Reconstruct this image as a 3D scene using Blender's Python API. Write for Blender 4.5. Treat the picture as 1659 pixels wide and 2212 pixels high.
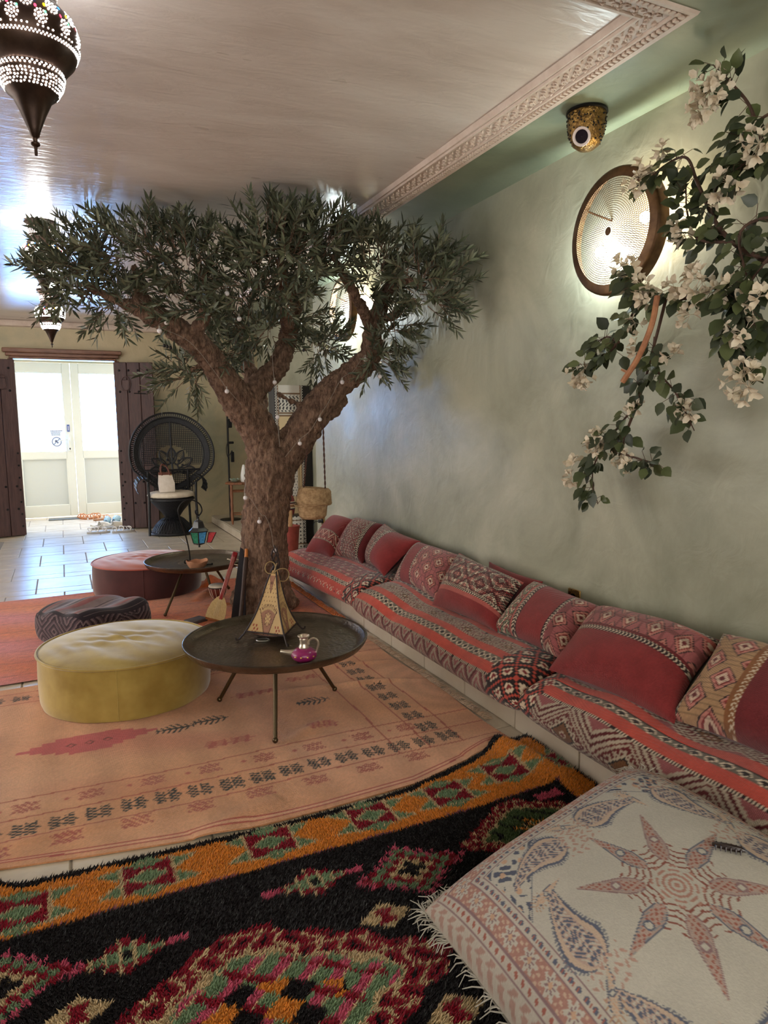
import bpy, bmesh, math, random
import numpy as np
from mathutils import Vector, Matrix, Euler, noise as mnoise

for o in list(bpy.data.objects): bpy.data.objects.remove(o)
scene = bpy.context.scene
COL = scene.collection
PI = math.pi
def R(d): return math.radians(d)

# ------------------------------------------------------------------ camera
CAM_Z, YAW, PITCH, ROLL, FPX = 1.3, R(24.75), R(7.25), R(-0.5), 1500.0
_fw = Vector((math.sin(YAW)*math.cos(PITCH), math.cos(YAW)*math.cos(PITCH), -math.sin(PITCH)))
_rt = Vector((math.cos(YAW), -math.sin(YAW), 0)); _up = _rt.cross(_fw)
_R = _rt*math.cos(ROLL) + _up*math.sin(ROLL); _U = -_rt*math.sin(ROLL) + _up*math.cos(ROLL)
cd = bpy.data.cameras.new('camera'); cam = bpy.data.objects.new('camera', cd); COL.objects.link(cam)
m = Matrix.Identity(4)
for i in range(3): m[i][0] = _R[i]; m[i][1] = _U[i]; m[i][2] = -_fw[i]
m[2][3] = CAM_Z
cam.matrix_world = m
cd.sensor_fit = 'HORIZONTAL'; cd.sensor_width = 36; cd.lens = FPX/1659*36; cd.clip_start = 0.05; cd.clip_end = 100
scene.camera = cam

# ------------------------------------------------------------------ world, lights, exposure
vs = scene.view_settings
vs.view_transform = 'Standard'; vs.look = 'None'; vs.gamma = 1.0; vs.use_curve_mapping = False
vs.exposure = 0.62
w = bpy.data.worlds.new('daylight'); scene.world = w; w.use_nodes = True
w.node_tree.nodes['Background'].inputs['Color'].default_value = (1.0, 0.95, 0.88, 1)
w.node_tree.nodes['Background'].inputs['Strength'].default_value = 3.4

def lamp(name, kind, loc, energy, color=(1,1,1), size=0.1, parent=None):
    l = bpy.data.lights.new(name, kind); l.energy = energy; l.color = color
    if kind == 'POINT': l.shadow_soft_size = size
    o = bpy.data.objects.new(name, l); COL.objects.link(o); o.location = loc
    return o

# ------------------------------------------------------------------ helpers
def lin(c):
    c = np.asarray(c, float)/255.0
    return np.where(c <= 0.04045, c/12.92, ((c+0.055)/1.055)**2.4)
def L4(c): return tuple(lin(c)) + (1.0,)

ORG = {}
def empty(name, loc, label=None, cat=None, group=None, kind=None):
    o = bpy.data.objects.new(name, None); COL.objects.link(o); o.location = loc
    o.empty_display_size = 0.1
    ORG[o.name] = Vector(loc); tag(o, label, cat, group, kind); return o
def tag(o, label=None, cat=None, group=None, kind=None):
    if label: o['label'] = label
    if cat: o['category'] = cat
    if group: o['group'] = group
    if kind: o['kind'] = kind
    return o
def link(name, me, parent=None, origin=None):
    o = bpy.data.objects.new(name, me); COL.objects.link(o)
    if parent is not None:
        o.parent = parent; ORG[o.name] = ORG[parent.name]
    else:
        ORG[o.name] = Vector(origin) if origin is not None else Vector((0,0,0)); o.location = ORG[o.name]
    return o
def piece(name, me, parent, M):
    "an instance sharing mesh data, M is its world matrix"
    o = bpy.data.objects.new(name, me); COL.objects.link(o); o.parent = parent
    o.matrix_local = Matrix.Translation(-ORG[parent.name]) @ M
    ORG[o.name] = M.translation.copy()
    return o
def rawmesh(name, v, f, mat, smooth=True, sharp=40, colors=None):
    me = bpy.data.meshes.new(name)
    v = np.asarray(v, float)
    me.from_pydata([tuple(p) for p in v] if len(v) < 50000 else v.tolist(), [], f)
    me.materials.append(mat)
    if smooth:
        me.polygons.foreach_set('use_smooth', [True]*len(me.polygons))
        if sharp and len(f) < 60000: me.set_sharp_from_angle(angle=R(sharp))
    if colors is not None:
        a = me.color_attributes.new('Col', 'FLOAT_COLOR', 'POINT')
        c = np.ones((len(v), 4)); c[:, :3] = colors
        a.data.foreach_set('color', c.ravel())
    me.update()
    return me

class MB:
    def __init__(s): s.v = []; s.f = []; s.c = []; s.n = 0
    def add(s, v, f, col=None):
        v = np.asarray(v, float).reshape(-1, 3); k = s.n
        s.v.append(v); s.f += [tuple(i+k for i in q) for q in f]; s.n += len(v)
        s.c.append(np.tile(np.asarray(col if col is not None else (1,1,1), float), (len(v),1)) if np.ndim(col) < 2 else np.asarray(col))
        return s
    def box(s, c, d, rz=0, M=None, col=None):
        x, y, z = d[0]/2, d[1]/2, d[2]/2
        p = np.array([(a*x, b*y, e*z) for e in (-1,1) for b in (-1,1) for a in (-1,1)])
        if rz:
            cs, sn = math.cos(rz), math.sin(rz)
            p = np.stack([p[:,0]*cs-p[:,1]*sn, p[:,0]*sn+p[:,1]*cs, p[:,2]], 1)
        p = p + np.array(c)
        if M is not None: p = np.array([M @ Vector(q) for q in p])
        return s.add(p, [(0,2,3,1),(4,5,7,6),(0,1,5,4),(2,6,7,3),(0,4,6,2),(1,3,7,5)], col)
    def bbox(s, c, d, b=0.004, M=None, col=None):
        "box with chamfered edges"
        x, y, z = d[0]/2, d[1]/2, d[2]/2; b = min(b, x*.9, y*.9, z*.9)
        bm = bmesh.new(); bmesh.ops.create_cube(bm, size=1)
        for q in bm.verts: q.co = Vector((q.co.x*2*x, q.co.y*2*y, q.co.z*2*z))
        bmesh.ops.bevel(bm, geom=bm.edges[:], offset=b, segments=1, affect='EDGES')
        bm.verts.index_update()
        p = [q.co + Vector(c) for q in bm.verts]; f = [[q.index for q in t.verts] for t in bm.faces]; bm.free()
        if M is not None: p = [M @ q for q in p]
        return s.add([tuple(q) for q in p], f, col)
    def tube(s, pts, rad, n=8, caps=True, closed=False, col=None, squash=None):
        pts = [Vector(p) for p in pts]; N = len(pts)
        if np.ndim(rad) == 0: rad = [rad]*N
        T = []
        for i in range(N):
            if closed: t = pts[(i+1) % N]-pts[i-1]
            else: t = pts[min(i+1, N-1)]-pts[max(i-1, 0)]
            T.append(t.normalized() if t.length > 1e-9 else Vector((0,0,1)))
        u = T[0].orthogonal().normalized(); v = []
        for i in range(N):
            u = (u - T[i]*u.dot(T[i]));  u = u.normalized() if u.length > 1e-6 else T[i].orthogonal().normalized()
            w_ = T[i].cross(u)
            for k in range(n):
                a = 2*PI*k/n
                q = pts[i] + (u*math.cos(a) + w_*math.sin(a))*rad[i]
                v.append(tuple(q))
        f = []
        for i in range(N if closed else N-1):
            j = (i+1) % N
            for k in range(n): f.append((i*n+k, i*n+(k+1) % n, j*n+(k+1) % n, j*n+k))
        if caps and not closed: f += [tuple(range(n))[::-1], tuple((N-1)*n+k for k in range(n))]
        return s.add(v, f, col)
    def lathe(s, prof, n=24, c=(0,0,0), M=None, col=None, a0=0, a1=2*PI, sx=1, sy=1):
        full = abs(a1-a0-2*PI) < 1e-6; m_ = n if full else n+1; v = []; f = []
        for (r_, z) in prof:
            for k in range(m_):
                a = a0+(a1-a0)*k/n; v.append((r_*math.cos(a)*sx, r_*math.sin(a)*sy, z))
        for i in range(len(prof)-1):
            for k in range(n):
                k2 = (k+1) % m_ if full else k+1
                f.append((i*m_+k, i*m_+k2, (i+1)*m_+k2, (i+1)*m_+k))
        v = np.array(v)
        if M is not None: v = np.array([M @ Vector(q) for q in v])
        return s.add(v+np.array(c), f, col)
    def sphere(s, c, r_, n=12, m_=8, sc=(1,1,1), col=None, M=None):
        prof = [(max(1e-5, r_*math.sin(PI*i/m_)), -r_*math.cos(PI*i/m_)) for i in range(m_+1)]
        k = MB(); k.lathe(prof, n); v = np.concatenate(k.v)*np.array(sc)
        if M is not None: v = np.array([M @ Vector(q) for q in v])
        return s.add(v+np.array(c), k.f, col)
    def grid(s, P, col=None, flip=False):
        "P: array (nu,nv,3)"
        nu, nv = P.shape[:2]; a = np.arange(nu*nv).reshape(nu, nv)
        q = np.stack([a[:-1,:-1], a[1:,:-1], a[1:,1:], a[:-1,1:]], -1).reshape(-1, 4)
        if flip: q = q[:, ::-1]
        return s.add(P.reshape(-1, 3), q.tolist(), col.reshape(-1, 3) if col is not None and np.ndim(col) == 3 else col)
    def prism(s, poly, z0, z1, M=None, col=None):
        n = len(poly); v = [(x, y, z0) for x, y in poly]+[(x, y, z1) for x, y in poly]
        f = [tuple(range(n))[::-1], tuple(range(n, 2*n))]+[(i, (i+1) % n, n+(i+1) % n, n+i) for i in range(n)]
        if M is not None: v = [tuple(M @ Vector(q)) for q in v]
        return s.add(v, f, col)
    def mesh(s, name, mat, origin=(0,0,0), smooth=True, sharp=40, colors=False):
        v = np.concatenate(s.v) - np.array(origin)
        return rawmesh(name, v, s.f, mat, smooth, sharp, np.concatenate(s.c) if colors else None)
    def build(s, name, mat, parent=None, origin=None, smooth=True, sharp=40, colors=False):
        if parent is not None: og = ORG[parent.name]
        else:
            if origin is None:
                v = np.concatenate(s.v); lo, hi = v.min(0), v.max(0); origin = ((lo[0]+hi[0])/2, (lo[1]+hi[1])/2, lo[2])
            og = Vector(origin)
        return link(name, s.mesh(name, mat, og, smooth, sharp, colors), parent, og)

def catmull(pts, n=6):
    pts = [Vector(p) for p in pts]; P = [pts[0]*2-pts[1]]+pts+[pts[-1]*2-pts[-2]]; out = []
    for i in range(1, len(P)-2):
        for k in range(n):
            t = k/n; a, b, c, d = P[i-1], P[i], P[i+1], P[i+2]
            out.append(0.5*((2*b)+(c-a)*t+(2*a-5*b+4*c-d)*t*t+(3*b-a-3*c+d)*t**3))
    out.append(pts[-1]); return out
def frame(o, x, y):
    "matrix from origin and two axis directions"
    x = Vector(x).normalized(); z = x.cross(Vector(y)).normalized(); y = z.cross(x)
    M = Matrix.Identity(4)
    for i in range(3): M[i][0] = x[i]; M[i][1] = y[i]; M[i][2] = z[i]; M[i][3] = o[i]
    return M
def align_z(o, d, spin=0):
    d = Vector(d).normalized(); q = d.to_track_quat('Z', 'Y')
    return Matrix.Translation(o) @ q.to_matrix().to_4x4() @ Matrix.Rotation(spin, 4, 'Z')

# ------------------------------------------------------------------ materials
def mat(name, c, rough=0.6, c2=None, nscale=8, ndetail=4, nlo=0.35, nhi=0.65, metal=0, bump=0, bscale=40, bdetail=3,
        attr=False, spec=0.5, sheen=0, stretch=None, emit=None, estr=0, weave=None, avar=0.0, wdist=0.002, coat=0, bdist=0.01, sss=0, trans=0):
    M = bpy.data.materials.new(name); M.use_nodes = True; nt = M.node_tree; N = nt.nodes; Lk = nt.links
    b = N['Principled BSDF']; b.inputs['Roughness'].default_value = rough; b.inputs['Metallic'].default_value = metal
    b.inputs['Specular IOR Level'].default_value = spec
    if sheen: b.inputs['Sheen Weight'].default_value = sheen; b.inputs['Sheen Roughness'].default_value = 0.4
    if coat: b.inputs['Coat Weight'].default_value = coat; b.inputs['Coat Roughness'].default_value = 0.15
    if trans: b.inputs['Transmission Weight'].default_value = trans
    tc = N.new('ShaderNodeTexCoord'); src = tc.outputs['Object']
    if stretch:
        mp = N.new('ShaderNodeMapping'); mp.inputs['Scale'].default_value = stretch; Lk.new(src, mp.inputs[0]); src = mp.outputs[0]
    colout = None
    if attr:
        at = N.new('ShaderNodeAttribute'); at.attribute_name = 'Col'; colout = at.outputs['Color']
        if avar:
            nz = N.new('ShaderNodeTexNoise'); nz.inputs['Scale'].default_value = nscale; nz.inputs['Detail'].default_value = ndetail; Lk.new(src, nz.inputs['Vector'])
            mr = N.new('ShaderNodeMapRange'); mr.inputs['From Min'].default_value = 0.3; mr.inputs['From Max'].default_value = 0.7
            mr.inputs['To Min'].default_value = 1-avar; mr.inputs['To Max'].default_value = 1+avar*0.6; Lk.new(nz.outputs[0], mr.inputs[0])
            mx = N.new('ShaderNodeVectorMath'); mx.operation = 'SCALE'; Lk.new(colout, mx.inputs[0]); Lk.new(mr.outputs[0], mx.inputs['Scale']); colout = mx.outputs[0]
        Lk.new(colout, b.inputs['Base Color'])
    elif c2 is not None:
        nz = N.new('ShaderNodeTexNoise'); nz.inputs['Scale'].default_value = nscale; nz.inputs['Detail'].default_value = ndetail; nz.inputs['Roughness'].default_value = 0.6
        Lk.new(src, nz.inputs['Vector'])
        cr = N.new('ShaderNodeValToRGB'); cr.color_ramp.elements[0].position = nlo; cr.color_ramp.elements[1].position = nhi
        cr.color_ramp.elements[0].color = L4(c); cr.color_ramp.elements[1].color = L4(c2)
        Lk.new(nz.outputs[0], cr.inputs[0]); Lk.new(cr.outputs[0], b.inputs['Base Color'])
    else: b.inputs['Base Color'].default_value = L4(c)
    if emit is not None:
        b.inputs['Emission Color'].default_value = (emit[0], emit[1], emit[2], 1); b.inputs['Emission Strength'].default_value = estr
    hts = []
    if bump:
        nb = N.new('ShaderNodeTexNoise'); nb.inputs['Scale'].default_value = bscale; nb.inputs['Detail'].default_value = bdetail; Lk.new(src, nb.inputs['Vector'])
        hts.append((nb.outputs[0], bump, bdist))
    if weave:
        for sc, dr in weave:
            wv = N.new('ShaderNodeTexWave'); wv.inputs['Scale'].default_value = sc; wv.bands_direction = dr; wv.inputs['Distortion'].default_value = 0.6; wv.inputs['Detail Scale'].default_value = 3
            Lk.new(tc.outputs['Object'], wv.inputs['Vector']); hts.append((wv.outputs[0], 0.5, wdist))
    prev = None
    for h, st, dist in hts:
        bp = N.new('ShaderNodeBump'); bp.inputs['Strength'].default_value = st; bp.inputs['Distance'].default_value = dist; Lk.new(h, bp.inputs['Height'])
        if prev is not None: Lk.new(prev, bp.inputs['Normal'])
        prev = bp.outputs[0]
    if prev is not None: Lk.new(prev, b.inputs['Normal'])
    return M
def emat(name, c, s):
    M = bpy.data.materials.new(name); M.use_nodes = True; nt = M.node_tree
    nt.nodes.remove(nt.nodes['Principled BSDF']); e = nt.nodes.new('ShaderNodeEmission')
    e.inputs[0].default_value = (c[0], c[1], c[2], 1); e.inputs[1].default_value = s
    nt.links.new(e.outputs[0], nt.nodes['Material Output'].inputs[0]); return M
def eattr(name, s):
    M = emat(name, (1,1,1), s); nt = M.node_tree; a = nt.nodes.new('ShaderNodeAttribute'); a.attribute_name = 'Col'
    nt.links.new(a.outputs['Color'], [n for n in nt.nodes if n.type == 'EMISSION'][0].inputs[0]); return M

def plaster(name, cols, rough, nscale, trowel, gloss_var=0.15, bstr=0.25, stretch=(1,1,1)):
    "polished lime plaster: cloudy pigment in three tones, trowel marks as fine relief"
    M = bpy.data.materials.new(name); M.use_nodes = True; nt = M.node_tree; N = nt.nodes; Lk = nt.links
    b = N['Principled BSDF']; tc = N.new('ShaderNodeTexCoord'); mp = N.new('ShaderNodeMapping'); mp.inputs['Scale'].default_value = stretch
    Lk.new(tc.outputs['Object'], mp.inputs[0])
    n1 = N.new('ShaderNodeTexNoise'); n1.inputs['Scale'].default_value = nscale; n1.inputs['Detail'].default_value = 6; n1.inputs['Roughness'].default_value = 0.62; n1.inputs['Distortion'].default_value = 0.6
    Lk.new(mp.outputs[0], n1.inputs['Vector'])
    cr = N.new('ShaderNodeValToRGB'); e = cr.color_ramp.elements; e[0].position = 0.32; e[1].position = 0.70; e[0].color = L4(cols[0]); e[1].color = L4(cols[2])
    k = e.new(0.5); k.color = L4(cols[1]); Lk.new(n1.outputs[0], cr.inputs[0]); Lk.new(cr.outputs[0], b.inputs['Base Color'])
    mr = N.new('ShaderNodeMapRange'); mr.inputs['To Min'].default_value = rough-gloss_var; mr.inputs['To Max'].default_value = rough+gloss_var
    n3 = N.new('ShaderNodeTexNoise'); n3.inputs['Scale'].default_value = nscale*2.3; Lk.new(mp.outputs[0], n3.inputs['Vector']); Lk.new(n3.outputs[0], mr.inputs[0]); Lk.new(mr.outputs[0], b.inputs['Roughness'])
    n2 = N.new('ShaderNodeTexNoise'); n2.inputs['Scale'].default_value = trowel; n2.inputs['Detail'].default_value = 5; n2.inputs['Distortion'].default_value = 1.2; Lk.new(mp.outputs[0], n2.inputs['Vector'])
    bp = N.new('ShaderNodeBump'); bp.inputs['Strength'].default_value = bstr; bp.inputs['Distance'].default_value = 0.012; Lk.new(n2.outputs[0], bp.inputs['Height']); Lk.new(bp.outputs[0], b.inputs['Normal'])
    return M

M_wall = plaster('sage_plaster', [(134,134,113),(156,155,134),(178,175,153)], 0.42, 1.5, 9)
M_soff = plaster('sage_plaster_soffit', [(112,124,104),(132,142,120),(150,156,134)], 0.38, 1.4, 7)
M_back = plaster('sage_plaster_warm_light', [(148,146,120),(180,165,132),(195,178,144)], 0.5, 1.1, 10)  # tan tones are warm light on the back wall, mixed into sage plaster
M_ceil = plaster('pearl_plaster', [(196,182,171),(210,197,187),(222,212,203)], 0.30, 1.6, 8, 0.06, 0.28, (0.7,2.2,1))
M_corn = mat('plaster_cornice', (214,196,182), 0.55, (200,180,165), 14, bump=0.1, bscale=60)
M_tile = mat('stone_tile', (206,194,174), 0.31, (188,174,152), 5, 5, bump=0.06, bscale=30)
M_grout = mat('grout', (150,140,126), 0.9, (130,120,108), 20)
M_btile = mat('bench_tile', (206,194,176), 0.35, (194,180,160), 4, 4, bump=0.04, bscale=30)
M_bgrout = mat('bench_grout', (214,206,192), 0.9)
M_wood_d = mat('old_plum_wood', (84,58,54), 0.55, (64,42,40), 6, 6, stretch=(6,6,0.7), bump=0.25, bscale=14)
M_wood_f = mat('walnut_frame', (134,94,72), 0.45, (104,70,54), 8, 5, stretch=(1,6,6), bump=0.15, bscale=20)
M_iron = mat('black_iron', (28,26,26), 0.45, metal=0.6, spec=0.5)
M_pvc = mat('white_pvc', (226,230,226), 0.35)
M_pvcp = mat('white_pvc_panel', (206,212,212), 0.4)
def glow_pane(name, c, s):
    M = emat(name, c, s); nt = M.node_tree; n = nt.nodes.new('ShaderNodeTexNoise'); n.inputs['Scale'].default_value = 60; n.inputs['Detail'].default_value = 3
    tc = nt.nodes.new('ShaderNodeTexCoord'); nt.links.new(tc.outputs['Object'], n.inputs['Vector'])
    mr = nt.nodes.new('ShaderNodeMapRange'); mr.inputs['To Min'].default_value = s*0.8; mr.inputs['To Max'].default_value = s*1.2
    nt.links.new(n.outputs[0], mr.inputs[0]); nt.links.new(mr.outputs[0], [k for k in nt.nodes if k.type == 'EMISSION'][0].inputs[1]); return M
M_pane = glow_pane('frosted_daylit_glass', (0.17, 0.44, 1.0), 19)
M_pane2 = glow_pane('frosted_daylit_glass_yellow', (0.22, 0.48, 0.97), 17)

# ------------------------------------------------------------------ room shell
WX = 2.16; SOF = 2.50; CEI = 2.54; BY = 9.37
floor = MB().box((0.0,5.0,-0.08), (7.4,13.2,0.152)).build('floor', M_grout, smooth=False); tag(floor, kind='structure')
def tile_mesh(name, lx, ly, h, m_, b=0.004):
    k = MB(); k.bbox((0,0,-h/2), (lx, ly, h), b); return k.mesh(name, m_, sharp=20)
TW = 0.411; g = 0.006; rows = []; y = 0.765; i = 0
while y < 11.0:
    h = (0.417, 0.18)[i % 2]; rows.append((y, h, i)); y += h; i += 1
tm = {0: tile_mesh('floor_tile', TW-g, 0.417-g, 0.01, M_tile), 1: tile_mesh('floor_tile_narrow', TW-g, 0.18-g, 0.01, M_tile)}
rnd = random.Random(3)
for (y, h, i) in rows:
    if y < 1.0: continue
    x = -0.872 + (TW/2 if (i//2+i) % 2 else 0); xe = 1.695 if y < 5.4 else (1.765 if 7.3 < y < 9.4 else 2.40)
    if y > 9.4: xe = 1.03
    while x < xe-0.03:
        wd = min(TW, xe-x)
        piece('floor_tile', tm[i % 2], floor, Matrix.Translation((x+wd/2, y+h/2, 0.0)) @ Matrix.Diagonal((wd/TW,1,1,1)))
        x += TW

def wall(name, M_, boxes):
    k = MB()
    for c, d in boxes: k.box(c, d)
    return tag(k.build(name, M_, smooth=False), kind='structure')
wall('wall_right', M_wall, [((WX+0.15,2.1,1.3),(0.3,8.2,2.6))])
wall('wall_right_recess', M_wall, [((WX+0.45,7.8,1.3),(0.3,3.2,2.6))])
DX0, DX1, DZ = -0.46, 0.655, 2.10
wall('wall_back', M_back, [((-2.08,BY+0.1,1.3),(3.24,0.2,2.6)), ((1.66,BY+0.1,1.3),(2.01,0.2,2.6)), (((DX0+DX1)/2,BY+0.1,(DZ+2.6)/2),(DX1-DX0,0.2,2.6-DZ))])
# left wall with two unseen windows, added to bring fill light into the mid room
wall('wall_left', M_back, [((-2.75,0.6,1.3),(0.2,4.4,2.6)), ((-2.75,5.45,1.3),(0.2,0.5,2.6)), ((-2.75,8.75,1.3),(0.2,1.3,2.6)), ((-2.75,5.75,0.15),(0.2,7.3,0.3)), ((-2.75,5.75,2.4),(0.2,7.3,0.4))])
for n_, (y0, y1) in enumerate(((2.8,5.2),(5.7,8.1))):
    wf = empty('fill_window_%d' % (n_+1), (-2.75,(y0+y1)/2,0.3), kind='structure')
    for c, d in (((-2.75,y0+0.03,1.25),(0.08,0.06,1.9)), ((-2.75,y1-0.03,1.25),(0.08,0.06,1.9)), ((-2.75,(y0+y1)/2,1.25),(0.08,0.06,1.9)), ((-2.75,(y0+y1)/2,0.33),(0.08,y1-y0,0.06)), ((-2.75,(y0+y1)/2,2.17),(0.08,y1-y0,0.06))):
        k = MB(); k.bbox(c, d, 0.006); k.build('fill_window_frame', M_pvc, wf)
wall('wall_front', M_back, [((-0.3,-1.7,0.4),(5.0,0.2,0.8)), ((-0.3,-1.7,2.45),(5.0,0.2,0.3)), ((-2.5,-1.7,1.3),(0.6,0.2,2.6)), ((1.95,-1.7,1.3),(0.5,0.2,2.6))])  # unseen wall added behind the camera; its opening limits the fill light
wall('wall_passage', M_back, [((-0.80,10.4,0.15),(0.2,1.7,0.3)), ((-0.80,10.4,2.4),(0.2,1.7,0.4)), ((-0.80,11.13,1.3),(0.2,0.24,2.6)), ((1.13,10.4,0.15),(0.2,1.7,0.3)), ((1.13,10.4,2.4),(0.2,1.7,0.4)), ((1.13,11.13,1.3),(0.2,0.24,2.6)), ((0.165,11.2,2.45),(2.2,0.2,0.5)), ((0.165,10.4,2.62),(2.2,1.7,0.1))])  # side openings added out of view to light the door frames and floor
tag(MB().box((-0.86,3.7,CEI+0.05), (5.06,11.6,0.1)).build('ceiling', M_ceil, smooth=False), kind='structure')
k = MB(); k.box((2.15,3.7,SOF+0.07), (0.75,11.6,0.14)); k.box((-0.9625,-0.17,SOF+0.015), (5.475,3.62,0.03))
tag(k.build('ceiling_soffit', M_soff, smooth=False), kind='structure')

# carved cornice: moulded profile swept along the wall side and the near side of the ceiling frame
corn = empty('trim_1', (1.72,4,2.5), kind='structure')
prof = [(0.0,2.545),(0.012,2.520),(0.022,2.520),(0.026,2.512),(0.034,2.512),(0.038,2.517),(0.092,2.507),(0.096,2.500),(0.106,2.500),(0.109,2.505),(0.128,2.500),(0.130,2.494),(0.146,2.492),(0.152,2.502)]
X0 = 1.640; YC = 1.770; YE = 9.3
k = MB()
P1 = np.array([[(X0+a, YC-a, z), (X0+a, YE, z)] for a, z in prof]); k.grid(P1)
P2 = np.array([[(-3.2, YC-a, z), (X0+a, YC-a, z)] for a, z in prof]); k.grid(P2)
k.build('cornice_profile', M_corn, corn, sharp=25)
def relief(fn, n0, n1, step, name):
    k = MB(); t = n0
    while t < n1:
        fn(k, t); t += step
    return tag(k.build(name, M_corn, corn), kind='stuff')
def zc(a): return np.interp(a, [q[0] for q in prof], [q[1] for q in prof])
def scroll(k, t, side):
    def pt(a, s, h=0.0):
        z = zc(a)-h
        return (X0+a, t+s, z) if side == 0 else (t+s, YC-a, z)
    for (ca, cs, rr, tw) in ((0.054,0.018,0.013,1), (0.077,0.048,0.013,-1)):
        pts = [pt(ca+tw*rr*(1-0.12*j)*math.sin(j*0.9), cs+rr*(1-0.12*j)*math.cos(j*0.9), 0.003) for j in range(7)]
        k.tube(pts, [0.0042-0.0003*j for j in range(7)], 4, caps=False)
    for (ca, cs, a) in ((0.045,0.045,0.6),(0.085,0.016,-0.6),(0.066,0.033,1.2)):
        k.tube([pt(ca-0.008*math.sin(a), cs-0.010*math.cos(a), 0.001), pt(ca, cs, 0.005), pt(ca+0.008*math.sin(a), cs+0.010*math.cos(a), 0.001)], [0.001,0.0055,0.001], 4, caps=False)
def dentil(k, t, side):
    c = (X0+0.1175, t, 2.498) if side == 0 else (t, YC-0.1175, 2.498)
    d = (0.017,0.011,0.010) if side == 0 else (0.011,0.017,0.010)
    k.box(c, d)
relief(lambda k, t: scroll(k, t, 0), YC-0.05, 7.4, 0.062, 'scroll_carving')
relief(lambda k, t: scroll(k, t, 1), 0.6, X0+0.05, 0.062, 'scroll_carving')
relief(lambda k, t: dentil(k, t, 0), YC-0.11, 7.4, 0.021, 'dentil_row')
relief(lambda k, t: dentil(k, t, 1), 0.6, X0+0.11, 0.021, 'dentil_row')
k = MB(); pr = [(0,2.545),(0.03,2.535),(0.05,2.50),(0.055,2.47),(0.0,2.46)]
k.grid(np.array([[(-3.2,BY-a,z),(2.4,BY-a,z)] for a, z in pr])); tag(k.build('trim_2', M_corn, sharp=25), kind='structure')

# raised platform at the far right with tiled edge
plat = MB().box((2.11,8.36,0.045), (0.67,2.0,0.09)).build('step', M_bgrout, smooth=False); tag(plat, kind='structure')
pm = tile_mesh('platform_tile', 0.328, 0.395, 0.01, M_btile, 0.003); rm = MB().bbox((0,0,0),(0.01,0.395,0.086),0.003).mesh('riser_tile', M_btile)
for j in range(5):
    for i in range(2): piece('tile', pm, plat, Matrix.Translation((1.775+0.168+0.334*i, 7.56+0.4*j, 0.1)))
    piece('riser_tile', rm, plat, Matrix.Translation((1.770, 7.56+0.4*j, 0.048)))

# white glazed doors at the end of the entrance passage
DY = 11.03
def door_leaf(name, x0, x1, hinge_right, pane):
    d = empty(name, ((x0+x1)/2, DY, 0), kind='structure')
    z0, z1 = 0.01, 2.19; st = 0.105
    k = MB()
    for c, s in (((x0+st/2,DY,1.1),(st,0.06,2.18)), ((x1-st/2,DY,1.1),(st,0.06,2.18)), (((x0+x1)/2,DY,2.12),(x1-x0-2*st,0.06,0.14)), (((x0+x1)/2,DY,0.09),(x1-x0-2*st,0.06,0.16)), (((x0+x1)/2,DY,0.895),(x1-x0-2*st,0.06,0.10))): k.bbox(c, s, 0.006)
    k.build('door_frame', M_pvc, d)
    b = MB(); b.box(((x0+x1)/2,DY+0.01,0.51),(x1-x0-2*st,0.03,0.70)); b.build('lower_panel', M_pvcp, d, smooth=False)
    b = MB(); a0, a1 = x0+st, x1-st
    for (p, q) in (((a0,0.17),(a1,0.17)),((a0,0.845),(a1,0.845)),((a0,0.17),(a0,0.845)),((a1,0.17),(a1,0.845)),((a0,0.945),(a1,0.945)),((a0,2.05),(a1,2.05)),((a0,0.945),(a0,2.05)),((a1,0.945),(a1,2.05))):
        b.tube([(p[0],DY-0.018,p[1]),(q[0],DY-0.018,q[1])], 0.012, 6)
    b.build('glazing_bead', M_pvc, d)
    b = MB(); b.box(((x0+x1)/2,DY+0.012,1.5),(x1-x0-2*st,0.012,1.11)); b.build('pane', pane, d, smooth=False)
    return d
d1 = door_leaf('door_1', -0.63, 0.163, False, M_pane); d2 = door_leaf('door_2', 0.169, 0.96, True, M_pane2)
k = MB(); k.bbox((0.105,DY-0.036,1.06),(0.032,0.012,0.24),0.004); h = k.build('handle_plate', M_pvc, d1)
k = MB(); k.tube([(0.105,DY-0.04,1.12),(0.105,DY-0.075,1.12),(0.09,DY-0.082,1.12),(-0.03,DY-0.082,1.10)],0.009,8); k.build('handle', M_pvc, h)
k = MB(); k.tube([(0.105,DY-0.043,0.985),(0.105,DY-0.036,0.985)],0.010,10); k.box((0.105,DY-0.043,0.972),(0.006,0.004,0.02)); k.build('keyhole', M_iron, h)

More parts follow.
